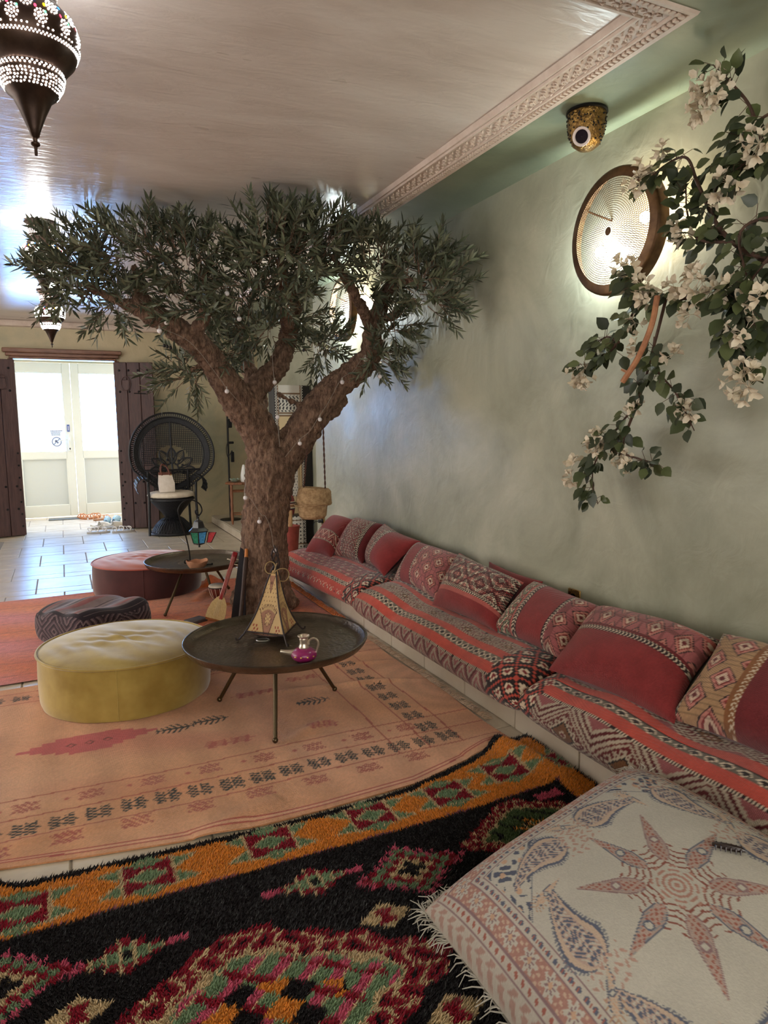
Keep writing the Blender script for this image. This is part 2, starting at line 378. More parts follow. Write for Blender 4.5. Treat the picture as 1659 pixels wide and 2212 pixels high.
# ------------------------------------------------------------------ old timber door leaves, lintel
def shutter(name, hinge, tip, label_kind):
    hx, hy = hinge; tx, ty = tip; d = Vector((tx-hx, ty-hy, 0)); wd = d.length; ex = d.normalized()
    ny = Vector((ex.y, -ex.x, 0));  ny = ny if ny.y < 0 else -ny
    root = empty(name, (hx, hy, 0), kind='structure')
    M = Matrix.Identity(4)
    for i in range(3): M[i][0] = ex[i]; M[i][1] = ny[i]; M[i][2] = (0,0,1)[i]
    M.translation = (hx, hy, 0)
    n = 3
    for i in range(n):
        k = MB(); w_ = wd/n; k.bbox((w_*(i+0.5), 0, 1.045), (w_-0.004, 0.045, 2.07), 0.005, M=M); k.build('plank', M_wood_d, root)
    r_ = random.Random(5)
    for z in (0.33, 0.60, 1.72, 1.98):
        for i in range(4):
            k = MB(); k.sphere((wd*(0.14+0.24*i), 0.024, z), 0.014, 8, 6, (1,0.7,1)); 
            for j in range(len(k.v)): k.v[j] = np.array([M @ Vector(q) for q in k.v[j]])
            k.build('stud', M_iron, root)
    for z in np.arange(0.12, 1.1, 0.145):
        k = MB(); k.sphere((0.035, 0.024, z), 0.012, 8, 6, (1,0.7,1)); k.v[0] = np.array([M @ Vector(q) for q in k.v[0]]); k.build('stud', M_iron, root)
    k = MB()
    ring = [M @ Vector((wd*0.30+0.055*math.cos(a), 0.032, 1.82+0.085*math.sin(a))) for a in np.linspace(0, 2*PI, 20)[:-1]]
    k.tube(ring, 0.006, 6, closed=True); k.bbox((wd*0.30, 0.028, 1.80), (0.09,0.012,0.13), 0.005, M=M); k.build('knocker', M_wood_d, root)
    k = MB(); k.tube([M @ Vector((wd*0.50,0.03,1.70)), M @ Vector((wd*0.80,0.03,1.695))], 0.006, 6); k.build('latch_bar', M_iron, root)
    return root
shutter('door_3', (0.640,9.33), (1.085,9.20), '')
shutter('door_4', (-0.450,9.33), (-0.93,9.20), '')
fr = empty('trim_3', (0.09,9.3,2.1), kind='structure')
for (x0,x1,z0,z1,y0) in ((-0.565,0.735,2.165,2.215,9.285),(-0.535,0.705,2.125,2.165,9.305),(-0.50,0.675,2.095,2.125,9.325)):
    k = MB(); k.bbox(((x0+x1)/2,(y0+9.37)/2,(z0+z1)/2),(x1-x0,9.37-y0,z1-z0),0.008); k.build('lintel_moulding', M_wood_f, fr)
for xs in (-0.49, 0.685):
    k = MB(); k.bbox((xs,9.43,1.05),(0.05,0.14,2.1),0.004); k.build('jamb', M_wood_f, fr)

# ------------------------------------------------------------------ tiled bench
bench = empty('bench', (1.92,2.9,0), 'low tiled bench along the sage plaster wall under kilim cushions', 'bench')
BH = 0.155
k = MB(); k.box((1.927,2.9,BH/2), (0.464,5.2,BH-0.004)); k.build('bench_core', M_bgrout, bench, smooth=False)
bt = MB().bbox((0,0,0),(0.012,0.404,BH-0.004),0.003).mesh('bench_tile', M_btile)
y = 0.29
for i in range(13):
    yc = 2.339-0.409*4+0.409*i+0.2045
    if 0.3 < yc < 5.35: piece('tile', bt, bench, Matrix.Translation((1.690, yc, BH/2)))
k = MB(); k.box((1.927,5.505,BH/2),(0.464,0.012,BH-0.004)); k.build('end_tile', M_btile, bench, smooth=False)

# ------------------------------------------------------------------ woven patterns (colour only)
RED=lin((130,48,48)); REDD=lin((102,38,40)); ROSE=lin((172,90,82)); PINK=lin((190,124,112)); CREAM=lin((214,194,170)); BLK=lin((38,28,28)); CORAL=lin((184,76,62)); BRN=lin((132,86,52)); GRY=lin((150,138,122)); SAND=lin((190,150,112)); GRN=lin((104,118,92)); MAUVE=lin((160,92,92))
def fr_(x): return x-np.floor(x)
def tri(x): return np.abs(fr_(x)-0.5)*2
def setc(C, m_, c): C[m_] = c
def speck(x, y, px, py, fx=0.62, fy=0.7, stag=True):
    ry = np.floor(y/py); xx = x/px + (ry % 2)*0.5 if stag else x/px
    return (fr_(xx) < fx) & (fr_(y/py) < fy)
def k_plain(x, y, p, rnd_=None):
    C = np.zeros(x.shape+(3,)); C[:] = p.get('c', RED); return C
def k_broc(x, y, p):
    C = np.zeros(x.shape+(3,)); C[:] = BLK; s = speck(x, y, 0.0125, 0.0095)
    D = tri(x/p.get('px',0.13)+0.0)+tri(y/p.get('py',0.13)); D = fr_(D*1.5)
    tone = np.where((D < 0.34)[...,None], CREAM, np.where((D < 0.62)[...,None], p.get('t2',ROSE), p.get('t3',PINK)))
    C[s] = tone[s]; return C
def k_diam(x, y, p):
    C = np.zeros(x.shape+(3,)); C[:] = REDD
    D = tri(x/p.get('px',0.12))+tri(y/p.get('py',0.12)); D = np.where(D > 1, 2-D, D)
    st = speck(x, y, 0.006, 0.005, 0.8, 0.75, False)
    for lo, hi, c in ((0.16,0.36,CREAM*0.8+ROSE*0.2),(0.36,0.46,RED),(0.46,0.62,PINK),(0.62,0.7,BLK*2),(0.7,1.01,p.get('cc',MAUVE))):
        q = (D >= lo) & (D < hi); C[q] = c; C[q & ~st] *= 0.62
    return C
def k_braid(x, y, p):
    C = np.zeros(x.shape+(3,)); C[:] = p.get('bg',BLK*1.3); w_ = p['w']; yy = (y-p['y0'])/w_
    z = fr_(x/0.016 + np.abs(yy-0.5)*1.6); C[(z < 0.38) & (np.abs(yy-0.5) < 0.40)] = CREAM*0.92
    C[(np.abs(yy-0.5) > 0.46)] = RED*0.8; return C
def k_line(x, y, p):
    C = np.zeros(x.shape+(3,)); C[:] = BLK; C[fr_(x/0.012) < 0.45] = CREAM*0.85; return C
def k_zig(x, y, p):
    C = np.zeros(x.shape+(3,)); yy = y-p['y0']; per = p.get('per',0.055); z = fr_((yy/p.get('a',0.09)) - tri(x/per)*p.get('amp',0.5))
    pal = p.get('pal', [RED,CREAM*0.8+PINK*0.2,ROSE,REDD,PINK]); n = len(pal)
    for i, c in enumerate(pal): C[(z >= i/n) & (z < (i+1)/n)] = c
    s = speck(x, y, 0.006, 0.006, 0.75, 0.8, False); C[~s] *= 0.78
    return C
def k_chain(x, y, p):
    C = np.zeros(x.shape+(3,)); C[:] = GRY*0.45; yy = (y-p['y0'])/p['w']; D = tri(x/p.get('per',0.05))+np.abs(yy-0.5)*2
    C[D < 0.92] = CREAM; C[D < 0.62] = BLK; C[np.abs(yy-0.5) > 0.44] = BLK; return C
def k_step(x, y, p):
    "black ground with stepped cream diamonds"
    C = np.zeros(x.shape+(3,)); C[:] = p.get('bg',BLK*1.2); q = 0.011; xq = np.floor(x/q)*q; yq = np.floor(y/q)*q
    D = tri(xq/p.get('px',0.10))+tri(yq/p.get('py',0.10)); D = np.where(D > 1, 2-D, D)
    C[D < 0.52] = CREAM*0.85+SAND*0.15; C[D < 0.28] = p.get('t2',RED*0.9); C[(D > 0.9)] = CORAL; return C
def k_medal(x, y, p):
    "large hooked diamonds, cream and ochre"
    C = np.zeros(x.shape+(3,)); C[:] = CREAM*0.82; st = speck(x, y, 0.007, 0.006, 0.8, 0.75, False)
    D = tri(x/p.get('px',0.34))+np.abs((y-p['y0'])/p['w']-0.5)*2
    hook = fr_(x/0.038+y/0.038) < 0.5; hk2 = fr_(x/0.038-y/0.038) < 0.5
    for lo, hi, c in ((0,0.16,CREAM),(0.16,0.40,BRN),(0.40,0.47,BLK),(0.47,0.55,CREAM),(0.74,0.82,RED*0.8),(0.92,0.99,RED*0.8),(1.12,1.22,REDD),(1.36,1.48,REDD),(1.62,2.1,MAUVE)):
        C[(D >= lo) & (D < hi)] = c
    q = (D >= 0.55) & (D < 0.74); C[q & (hook ^ hk2)] = RED*0.75
    q = (D >= 0.0) & (D < 0.09); C[q] = RED
    C[~st] *= 0.72
    return C
KIND = dict(plain=k_plain, broc=k_broc, diam=k_diam, braid=k_braid, line=k_line, zig=k_zig, chain=k_chain, step=k_step, medal=k_medal)
def bands(spec, rot=False):
    "spec: list of (end position in metres, kind, params); bands stacked along y (or x when rot)"
    def fn(x, y):
        if rot: x, y = y, x
        C = np.zeros(x.shape+(3,)); C[:] = RED; y0 = -9.0
        for (y1, kd, p) in spec:
            m_ = (y >= y0) & (y < y1)
            if m_.any():
                q = dict(p); b0 = max(y0, 0.0); q.setdefault('y0', b0); q.setdefault('w', y1-b0)
                C[m_] = KIND[kd](x[m_], y[m_], q)
            y0 = y1
        n = np.random.RandomState(2).rand(*x.shape)*0.16+0.92
        return C*n[...,None]
    return fn
M_kilim = mat('kilim_wool', (160,50,50), 0.95, attr=True, avar=0.16, nscale=14, weave=[(75,'Y'),(75,'Z')], wdist=0.0015, spec=0.15, sheen=0.3)

def fbm(x, y, z=0.0, s=1.0): return mnoise.noise(Vector((x*s, y*s, z)))
def pillow(name, BL, BR, TR, TL, T, fn, back, label, seed=0, nu=110, nv=90, material=None, cat='cushion', group=None, puff=2.4, wr=0.010, pinch=0.05, seat=False):
    BL, BR, TR, TL = [np.array(p, float) for p in (BL, BR, TR, TL)]
    u = np.linspace(0, 1, nu)[:, None]; v = np.linspace(0, 1, nv)[None, :]
    pin_u = pinch*np.sin(PI*v)**1.0*(1-2*u)*np.abs(1-2*u)**3; pin_v = pinch*np.sin(PI*u)*(1-2*v)*np.abs(1-2*v)**3
    uu = u+pin_u; vv = v+pin_v
    P = ((1-uu)*(1-vv))[...,None]*BL+(uu*(1-vv))[...,None]*BR+(uu*vv)[...,None]*TR+((1-uu)*vv)[...,None]*TL
    nrm = np.cross(BR-BL, TL-BL); nrm = nrm/np.linalg.norm(nrm)
    prof = np.clip((1-np.abs(2*u-1)**puff)*(1-np.abs(2*v-1)**puff), 0, 1)**0.5
    wv = np.linalg.norm(BR-BL); hv = np.linalg.norm(TL-BL)
    X = (u+0*v)*wv; Y = (v+0*u)*hv
    r_ = np.random.RandomState(seed+11); disp = np.zeros_like(prof)
    for q in range(7):
        a = r_.rand()*PI; f = 5+r_.rand()*14; disp += np.sin((X*math.cos(a)+Y*math.sin(a))*f+r_.rand()*6+1.5*np.sin(X*4+Y*3))*r_.rand()
    disp = disp/3*wr*np.clip(prof*1.2, 0, 1)
    edge = np.minimum(np.minimum(u, 1-u), np.minimum(v, 1-v)); 
    A = P+nrm*(prof*T*0.62+disp)[...,None]; B = P-nrm*(prof*T*0.38+disp*0.5)[...,None]
    if seat:      # the underside flattens where it presses on the seat cushion
        for S_ in (A, B):
            top = np.interp(S_[..., 0], [1.58,1.62,1.68,1.80,1.92,2.02,2.09,2.12], [0.20,0.272,0.303,0.325,0.325,0.312,0.285,0.235])-0.007
            S_[..., 2] = np.maximum(S_[..., 2], top)
    C = fn(X, Y)
    k = MB(); k.grid(A, C); k.grid(B[::3, ::3], np.tile(np.array(back), B[::3, ::3].shape[:2]+(1,)), flip=True)
    o = k.build(name, material or M_kilim, smooth=True, sharp=0, colors=True)
    tag(o, label, cat, group); return o

# ------------------------------------------------------------------ seat cushions on the bench
def seat_cushion(y0, y1, fn, label, seed, droop=0.0, ang=0.0, shift=0.0, cr=0.0):
    cs = np.array([(1.72,0.165),(1.66,0.135),(1.615,0.125),(1.575,0.160),(1.570,0.205),(1.60,0.262),(1.68,0.305),(1.80,0.325),(1.92,0.325),(2.02,0.312),(2.09,0.285),(2.115,0.235),(2.10,0.175),(2.0,0.165)])
    pts = catmull([(p[0], p[1], 0) for p in cs], 10); pc = np.array([(p.x, p.y) for p in pts])
    arc = np.r_[0, np.cumsum(np.hypot(*np.diff(pc, axis=0).T))]; nb = 170
    t = np.linspace(0, arc[-1], nb); sx = np.interp(t, arc, pc[:,0]); sz = np.interp(t, arc, pc[:,1])
    Ls = y1-y0; na = int(Ls/0.0055); s = np.linspace(0, 1, na)
    e = np.clip(1-np.abs(2*s-1)**14, 0, 1)**0.42; cx, cz = 1.84, 0.175
    cxs = cx; ez = 0.25+0.75*e; ex = 0.90+0.10*e
    X = cxs+(sx[None,:]-cx)*ex[:,None]; Z = cz+(sz[None,:]-cz)*ez[:,None]
    Y = (y0+s*Ls)[:,None]+0*X
    r_ = np.random.RandomState(seed); A = s[:,None]*Ls+0*X; Bc = t[None,:]+0*X; dsp = 0*X
    for q in range(9):
        a = r_.rand()*PI; f = 4+r_.rand()*16; dsp += np.sin((A*math.cos(a)+Bc*math.sin(a))*f+r_.rand()*6+np.sin(A*5+Bc*4))*r_.rand()
    dsp += 1.2*np.sin(A*9+seed)*np.sin(Bc*5)
    amp = 0.006*np.clip(e, 0, 1)[:,None]*np.clip(np.sin(PI*np.clip(t/arc[-1],0,1))[None,:]*1.4, 0, 1)
    top = (Z > 0.19)
    Z = Z+dsp*amp*np.where(top, 1, 0.25); X = X-dsp*amp*0.6*(sx < 1.70)[None,:]
    X = X+(shift+ang*(Y-(y0+y1)/2))*np.clip((2.10-X)/0.3, 0, 1)
    X = np.minimum(X, 2.148)
    C = fn(A, Bc)
    k = MB(); k.grid(np.stack([X, Y, Z], -1), C, flip=True)
    for ii in (0, na-1):     # close the ends
        ring = np.stack([X[ii], Y[ii], Z[ii]], -1)[::3]; n = len(ring)
        k.add(ring, [tuple(range(n))] if ii else [tuple(range(n))[::-1]], BLK)
    o = k.build('seat_cushion', M_kilim, sharp=0, colors=True); return tag(o, label, 'cushion', 'kilim seat cushions on the bench')
def with_ends(fn, spec_fn, w0, w1, Ls):
    def f(x, y):
        C = fn(x, y); m_ = (x < w0+0.012*np.floor(tri(y/0.06)*3)) | (x > Ls-w1-0.012*np.floor(tri(y/0.06)*3))
        C[m_] = spec_fn(x[m_], y[m_], {}); return C
    return f
mid = bands([(0.10,'plain',dict(c=REDD)),(0.245,'zig',dict(per=0.13,a=0.11,amp=0.9,pal=[MAUVE,CREAM*0.7,MAUVE*0.8,REDD,CREAM*0.6])),(0.255,'line',{}),(0.30,'plain',dict(c=CORAL)),(0.345,'chain',{}),(0.385,'plain',dict(c=CORAL)),(0.46,'medal',dict(px=0.17)),(0.47,'line',{}),(0.505,'plain',dict(c=CORAL)),(0.55,'chain',dict(per=0.07)),(0.60,'plain',dict(c=CORAL*0.9)),(0.66,'step',dict(px=0.12)),(0.70,'plain',dict(c=CORAL*0.85)),(9,'zig',{})])
far = bands([(0.06,'plain',dict(c=ROSE)),(0.115,'plain',dict(c=CORAL)),(0.155,'chain',dict(per=0.03)),(0.20,'plain',dict(c=CORAL)),(0.235,'step',dict(px=0.05,py=0.06,bg=CORAL)),(0.27,'plain',dict(c=CORAL)),(0.305,'chain',dict(per=0.03)),(0.345,'plain',dict(c=CORAL*1.0)),(0.50,'diam',dict(px=0.11,py=0.09)),(0.53,'plain',dict(c=CORAL)),(9,'zig',dict(a=0.06))])
near = bands([(0.07,'plain',dict(c=REDD)),(0.085,'line',{}),(0.29,'medal',dict(px=0.30)),(0.30,'line',{}),(0.35,'plain',dict(c=CORAL)),(0.385,'chain',dict(per=0.06)),(0.43,'plain',dict(c=CORAL)),(0.53,'medal',dict(px=0.26)),(0.57,'plain',dict(c=CORAL)),(0.61,'step',dict(px=0.09)),(0.65,'plain',dict(c=CORAL)),(9,'zig',{})])
seat_cushion(3.93, 5.33, with_ends(far, k_step, 0.20, 0.0, 1.40), 'long coral striped kilim seat cushion at the bench end by the straw basket', 3, ang=-0.085, shift=-0.015)
seat_cushion(2.20, 3.93, with_ends(mid, k_step, 0.18, 0.03, 1.73), 'long kilim seat cushion with zigzag front and black and white diamond chain stripe', 7, shift=0.0)
seat_cushion(0.55, 2.21, with_ends(near, k_step, 0.0, 0.10, 1.66), 'long kilim seat cushion with large ochre hooked diamond medallions on its front', 9, shift=0.01)

# ------------------------------------------------------------------ back pillows along the wall
g_ = 'kilim pillows leaning on the wall'
b1 = bands([(0.11,'plain',dict(c=RED)),(0.125,'line',{}),(0.235,'zig',dict(per=0.075,a=0.11,amp=0.8)),(0.25,'line',{}),(9,'plain',dict(c=RED))])
b2 = bands([(0.13,'zig',dict(per=0.07,a=0.09)),(0.15,'braid',{}),(0.34,'broc',dict(px=0.12,py=0.12)),(0.375,'braid',{}),(9,'plain',dict(c=REDD))], True)
b3 = bands([(0.02,'plain',dict(c=RED)),(0.22,'broc',dict(px=0.10,py=0.12)),(0.235,'line',{}),(0.26,'braid',{}),(9,'plain',dict(c=RED))], True)
b4 = bands([(0.10,'broc',dict(px=0.10,py=0.10)),(0.125,'braid',{}),(0.27,'plain',dict(c=RED)),(0.29,'braid',{}),(9,'diam',dict(px=0.13,py=0.15))], True)
b5 = bands([(0.085,'plain',dict(c=RED)),(0.11,'plain',dict(c=ROSE)),(0.135,'braid',{}),(0.345,'broc',dict(px=0.20,py=0.20,t2=RED)),(0.37,'braid',{}),(9,'plain',dict(c=ROSE))])
b6 = bands([(0.14,'broc',dict(px=0.12,py=0.12,t3=GRN*1.2)),(0.155,'plain',dict(c=ROSE)),(0.19,'braid',{}),(0.37,'plain',dict(c=RED)),(0.39,'braid',{}),(9,'diam',dict(px=0.14,py=0.14))], True)
b7 = bands([(0.185,'plain',dict(c=RED)),(0.215,'braid',{}),(0.225,'plain',dict(c=REDD)),(0.37,'diam',dict(px=0.115,py=0.19)),(0.385,'plain',dict(c=ROSE)),(0.41,'braid',{}),(9,'plain',dict(c=ROSE*0.9+RED*0.1))])
b8 = bands([(0.03,'braid',{}),(0.20,'diam',dict(px=0.15,py=0.15,cc=SAND*0.8)),(0.215,'plain',dict(c=BRN)),(0.235,'braid',dict(bg=BRN)),(9,'plain',dict(c=REDD*1.15))], True)
b0 = bands([(9,'plain',dict(c=RED))])
Pw = [
 ((1.665,5.09,0.315),(1.76,4.76,0.315),(2.06,5.00,0.545),(2.05,5.45,0.535),0.15,b1,'red kilim pillow with a pink zigzag band at the bench end by the basket'),
 ((1.805,4.815,0.325),(1.86,4.40,0.325),(2.08,4.52,0.575),(2.08,5.00,0.565),0.17,b2,'kilim pillow with pink zigzags beside a black and cream brocade band'),
 ((1.90,4.43,0.325),(1.83,3.98,0.325),(2.08,3.94,0.540),(2.08,4.50,0.585),0.18,b3,'kilim pillow half black and cream brocade half plain dark red'),
 ((1.84,3.86,0.325),(1.83,3.22,0.325),(2.08,3.38,0.530),(2.08,3.97,0.530),0.17,b4,'kilim pillow with plain red centre between brocade strip and lozenge band'),
 ((2.055,3.16,0.33),(2.055,2.68,0.33),(2.115,2.72,0.520),(2.115,3.20,0.535),0.065,b0,'plain red wool pillow tucked behind the large brocade diamond pillow'),
 ((1.755,3.20,0.33),(1.79,2.635,0.33),(2.02,2.745,0.520),(2.02,3.36,0.565),0.165,b5,'large kilim pillow with concentric black and cream brocade diamonds'),
 ((1.80,2.69,0.33),(1.805,2.165,0.33),(2.09,2.215,0.495),(2.08,2.745,0.520),0.16,b6,'kilim pillow with brocade strip, wide plain red band and red lozenges'),
 ((1.69,2.13,0.33),(1.74,1.55,0.33),(2.08,1.655,0.525),(2.05,2.26,0.510),0.195,b7,'wide kilim pillow with a row of pink lozenges above plain red'),
 ((1.76,1.59,0.33),(1.80,1.04,0.33),(2.08,1.02,0.56),(2.08,1.66,0.555),0.19,b8,'kilim pillow with cream and orange lozenge lattice beside plain dark red'),
]
for i, (a, b_, c, d, T, fn, lb) in enumerate(Pw):
    pillow('pillow', a, b_, c, d, T, fn, REDD, lb, seed=i, group=g_, seat=True)

# ------------------------------------------------------------------ rugs
def ipl(x, xs, ys): return np.interp(x, xs, ys)
def yb(x): return ipl(x, [-1.5,-0.24,0.0,0.25,0.5,0.74,1.1,1.45,1.62], [2.30,2.205,2.160,2.118,2.092,2.092,2.112,2.215,2.262])
def ysg(x): return ipl(x, [-1.5,-0.30,-0.22,0.2,0.56,0.9,1.06,1.35,1.56,1.72], [2.14,2.13,2.105,2.088,2.072,2.078,2.095,2.175,2.255,2.235])
ROSEL=lin((176,92,74)); PEACH=lin((212,150,108)); PEACH2=lin((226,172,138)); CHAR=lin((42,40,36)); DROSE=lin((188,100,86))
def star_mask(a, b):
    s = (np.abs(a)+np.abs(b) < 1.0) & (np.abs(a) > 0.10) | ((np.abs(a) < 0.75) & (np.abs(b) < 0.9) & (np.abs(np.abs(a)-np.abs(b)) < 0.35) & (np.abs(b) > 0.2))
    return s & (fr_((a*0.55+b)*2.6) < 0.70)
def pink_pattern(X, Y):
    r_ = np.random.RandomState(4)
    n = np.zeros_like(X)
    for q in range(8):
        ax, ay, ph = r_.uniform(-5,5), r_.uniform(-7,7), r_.rand()*6; n += np.sin(X*ax+Y*ay+ph+1.2*np.sin(X*2.1+Y*3+ph))
    n = n/8; t = np.clip(0.45+n*0.9, 0, 1)[...,None]
    C = PEACH*(1-t)+PEACH2*t
    blot = np.clip((np.sin(X*3.1+1)+np.sin(Y*7.3+X*2)+np.sin(Y*13+X*5))/3*2-0.7, 0, 1)[...,None]*0.5; C = C*(1-blot)+DROSE*blot
    Yw = Y+0.008*np.sin(X*5)
    for yl in (2.335, 2.470, 2.605, 3.56, 3.70): C[np.abs(Yw-yl) < 0.0035] = ROSEL
    for xl in (1.275, 1.425, 1.14): C[(np.abs(X-xl+0.01*np.sin(Y*4)) < 0.0035) & (Y > 2.335)] = ROSEL
    C[(np.abs(Y-yb(X)-0.035) < 0.011)] = lin((176,72,66)); C[(np.abs(Y-yb(X)-0.035) < 0.0048)] = PEACH2
    def put(cx, cy, w_, h_, c, fn): 
        q = (np.abs(X-cx) < w_) & (np.abs(Y-cy) < h_); C[q & fn((X-cx)/w_, (Y-cy)/h_)] = c
    x = -1.2
    while x < 1.42:
        put(x, 2.402+0.006*math.sin(x*9), 0.051, 0.048, CHAR, star_mask); x += 0.1125
    for y_ in np.arange(2.515, 3.75, 0.125): put(1.352-0.025*(y_-2.5), y_, 0.052, 0.048, CHAR, star_mask)
    for x_ in np.arange(-1.15, 1.2, 0.1125): put(x_, 3.63, 0.045, 0.040, CHAR*1.6, star_mask)
    for i, x_ in enumerate(np.arange(-1.1, 1.25, 0.208)):
        put(x_+0.08, 2.545, 0.05, 0.04, DROSE*0.85, lambda a, b: star_mask(b, a)); put(x_, 2.29, 0.055, 0.035, DROSE*0.85, lambda a, b: star_mask(b, a))
        put(x_, 2.545, 0.012, 0.012, DROSE, lambda a, b: np.abs(a)+np.abs(b) < 1)
    def pine(a, b): return ((np.abs(b) < 0.10) | (np.abs(fr_(a*3.2+np.abs(b)*1.2)-0.5) < 0.2)) & (np.abs(b) < 0.85*(1.05-np.abs(a)*0.7))
    for cx, cy in ((0.365,2.965),(0.525,2.985),(1.0,2.99)): put(cx, cy, 0.080, 0.056, CHAR, pine)
    put(0.03, 2.985, 0.27, 0.085, lin((198,92,92)), lambda a, b: (np.abs(a)+np.abs(np.floor(b*4)/4)*0.7) < 1.0)
    for cx in (-0.04,0.03,0.10): put(cx, 2.985, 0.022, 0.022, lin((120,50,40)), lambda a, b: (np.abs(a)+np.abs(b) < 1) & (np.abs(a)+np.abs(b) > 0.55))
    for cx, cy, w_ in ((0.55,2.74,0.12),(0.95,2.72,0.08),(0.78,3.2,0.12),(1.05,3.3,0.1)): put(cx, cy, w_, 0.035, DROSE, star_mask)
    C *= (0.92+0.14*np.sin(X*2*PI/0.012)**2)[...,None]*np.random.RandomState(1).uniform(0.9,1.08,X.shape)[...,None]
    return C
M_pink = mat('flatwoven_peach_wool', (212,150,108), 0.95, attr=True, avar=0.10, nscale=5, weave=[(90,'X'),(60,'Y')], wdist=0.0025, spec=0.15, sheen=0.25)
nx, ny = 470, 270
xs = np.linspace(-1.3, 1.612, nx)[:, None]+np.zeros((1, ny)); t = np.linspace(0, 1, ny)[None, :]
ytop = 3.80+0.012*np.sin(xs*4); Yg = yb(xs)*(1-t)+ytop*t+0*xs
xs = xs+0.010*np.sin(Yg*7)*np.clip((xs-1.3)/0.3, 0, 1)
def ridge(X, Y, x0, y0, x1, y1, wd, h):
    d = np.array([x1-x0, y1-y0]); L_ = np.hypot(*d); d = d/L_; s = (X-x0)*d[0]+(Y-y0)*d[1]; n = -(X-x0)*d[1]+(Y-y0)*d[0]
    return h*np.exp(-(n/wd)**2)*np.clip(1-np.abs(s/L_-0.5)*2, 0, 1)**0.5
Zp = 0.007+0*xs
for a in ((0.72,3.20,1.55,3.05,0.03,0.012),(0.75,2.62,1.00,2.78,0.03,0.014),(1.15,3.42,1.62,3.32,0.025,0.012),(0.3,2.12,0.62,2.22,0.05,0.020),(1.2,3.12,1.62,3.0,0.02,0.012),(-0.5,2.35,0.4,2.30,0.03,0.006),(1.35,2.22,1.60,2.30,0.05,0.020),(0.0,2.5,0.6,2.45,0.04,0.004)):
    Zp = Zp+ridge(xs, Yg, *a)
pink = MB(); pink.grid(np.stack([xs, Yg, Zp], -1), pink_pattern(xs, Yg))
lo = np.stack([xs[:, 0], Yg[:, 0], Zp[:, 0]], -1); lo2 = lo.copy(); lo2[:, 2] = np.maximum(lo2[:, 2]-0.006, 0.001)
pink.grid(np.stack([lo2, lo], 1), np.tile(PEACH*0.9, (nx, 2, 1)))
rugp = pink.build('flatweave_rug', M_pink, sharp=0, colors=True); tag(rugp, 'faded peach flatwoven rug with black star motifs under the tray table and yellow pouf', 'rug')
def fringe(pts, dirv, n, length, col, parent, mat_, seed, rad=0.0022, lift=0.012):
    r_ = random.Random(seed); k = MB()
    for i in range(n):
        t_ = r_.random()*(len(pts)-1); j = min(int(t_), len(pts)-2); p = Vector(pts[j]).lerp(Vector(pts[j+1]), t_-j)
        a = Vector(dirv(t_/(len(pts)-1))); a = (a+Vector((r_.uniform(-.6,.6), r_.uniform(-.6,.6), 0))).normalized(); l_ = length*r_.uniform(0.5,1.15)
        b = (a+Vector((r_.uniform(-.7,.7), r_.uniform(-.7,.7), 0))).normalized()
        q0 = p+Vector((0,0,0.004)); q1 = p+a*l_*0.5+Vector((0,0,lift*r_.random())); q2 = q1+b*l_*0.5; q2.z = max(0.004+0*q2.z, q2.z-lift)
        c = np.array(col)*r_.uniform(0.75,1.15); k.tube([q0,q1,q2], [rad,rad,rad*0.5], 4, caps=False, col=c)
    return tag(k.build('fringe', mat_, parent, sharp=0, colors=True), kind='stuff')
M_yarn = mat('wool_yarn', (200,180,160), 0.95, attr=True, spec=0.1, sheen=0.3)
fringe([(1.612,2.45,0.006),(1.612,2.9,0.008),(1.612,3.3,0.01),(1.61,3.78,0.006)], lambda t_: (1,0.1,0), 420, 0.055, lin((206,178,152)), rugp, M_yarn, 1)

# far orange rug
ORG1=lin((214,122,64)); ORG2=lin((196,92,52)); ROS3=lin((204,118,112))
nx, ny = 300, 230
xs = np.linspace(-1.6, 1.60, nx)[:, None]+np.zeros((1, ny)); Yg = np.linspace(3.885, 5.80, ny)[None, :]+0*xs; Yg = Yg+0.02*np.sin(xs*3)
n = (np.sin(xs*7+Yg*3)+np.sin(Yg*19+xs*2)+np.sin(xs*3-Yg*11))/3; tt = np.clip(0.5+n*0.6, 0, 1)[...,None]
lf = np.clip((0.15-xs)/0.5, 0, 1)[...,None]*(0.5+0.5*np.sin(Yg*9+xs*4)[...,None])
C = (ORG1*tt+ORG2*(1-tt))*(1-lf)+ROS3*lf
for yl in np.arange(4.0, 5.8, 0.22): C[np.abs(Yg-yl-0.01*np.sin(xs*6)) < 0.008] *= 0.75
C *= np.random.RandomState(1).uniform(0.82,1.12,xs.shape)[...,None]
Zp = 0.008+0*xs+ridge(xs, Yg, 0.98,5.55,1.10,5.82,0.045,0.075)+ridge(xs, Yg, 0.83,5.14,1.06,5.54,0.045,0.03)+ridge(xs, Yg, 0.86,5.0,1.1,4.95,0.03,0.012)
M_far = mat('terracotta_wool', (200,110,66), 0.95, attr=True, avar=0.15, nscale=30, bump=0.6, bscale=150, spec=0.1, sheen=0.3)
k = MB(); k.grid(np.stack([xs, Yg, Zp], -1), C); rugf = k.build('wool_rug', M_far, sharp=0, colors=True); tag(rugf, 'terracotta orange wool rug under the olive tree and purple pouf', 'rug')
fringe([(1.60,3.92,0.01),(1.60,4.4,0.01),(1.60,4.9,0.01),(1.60,5.6,0.01)], lambda t_: (1,-0.2,0), 700, 0.05, lin((206,118,58)), rugf, M_yarn, 2, 0.003, 0.03)

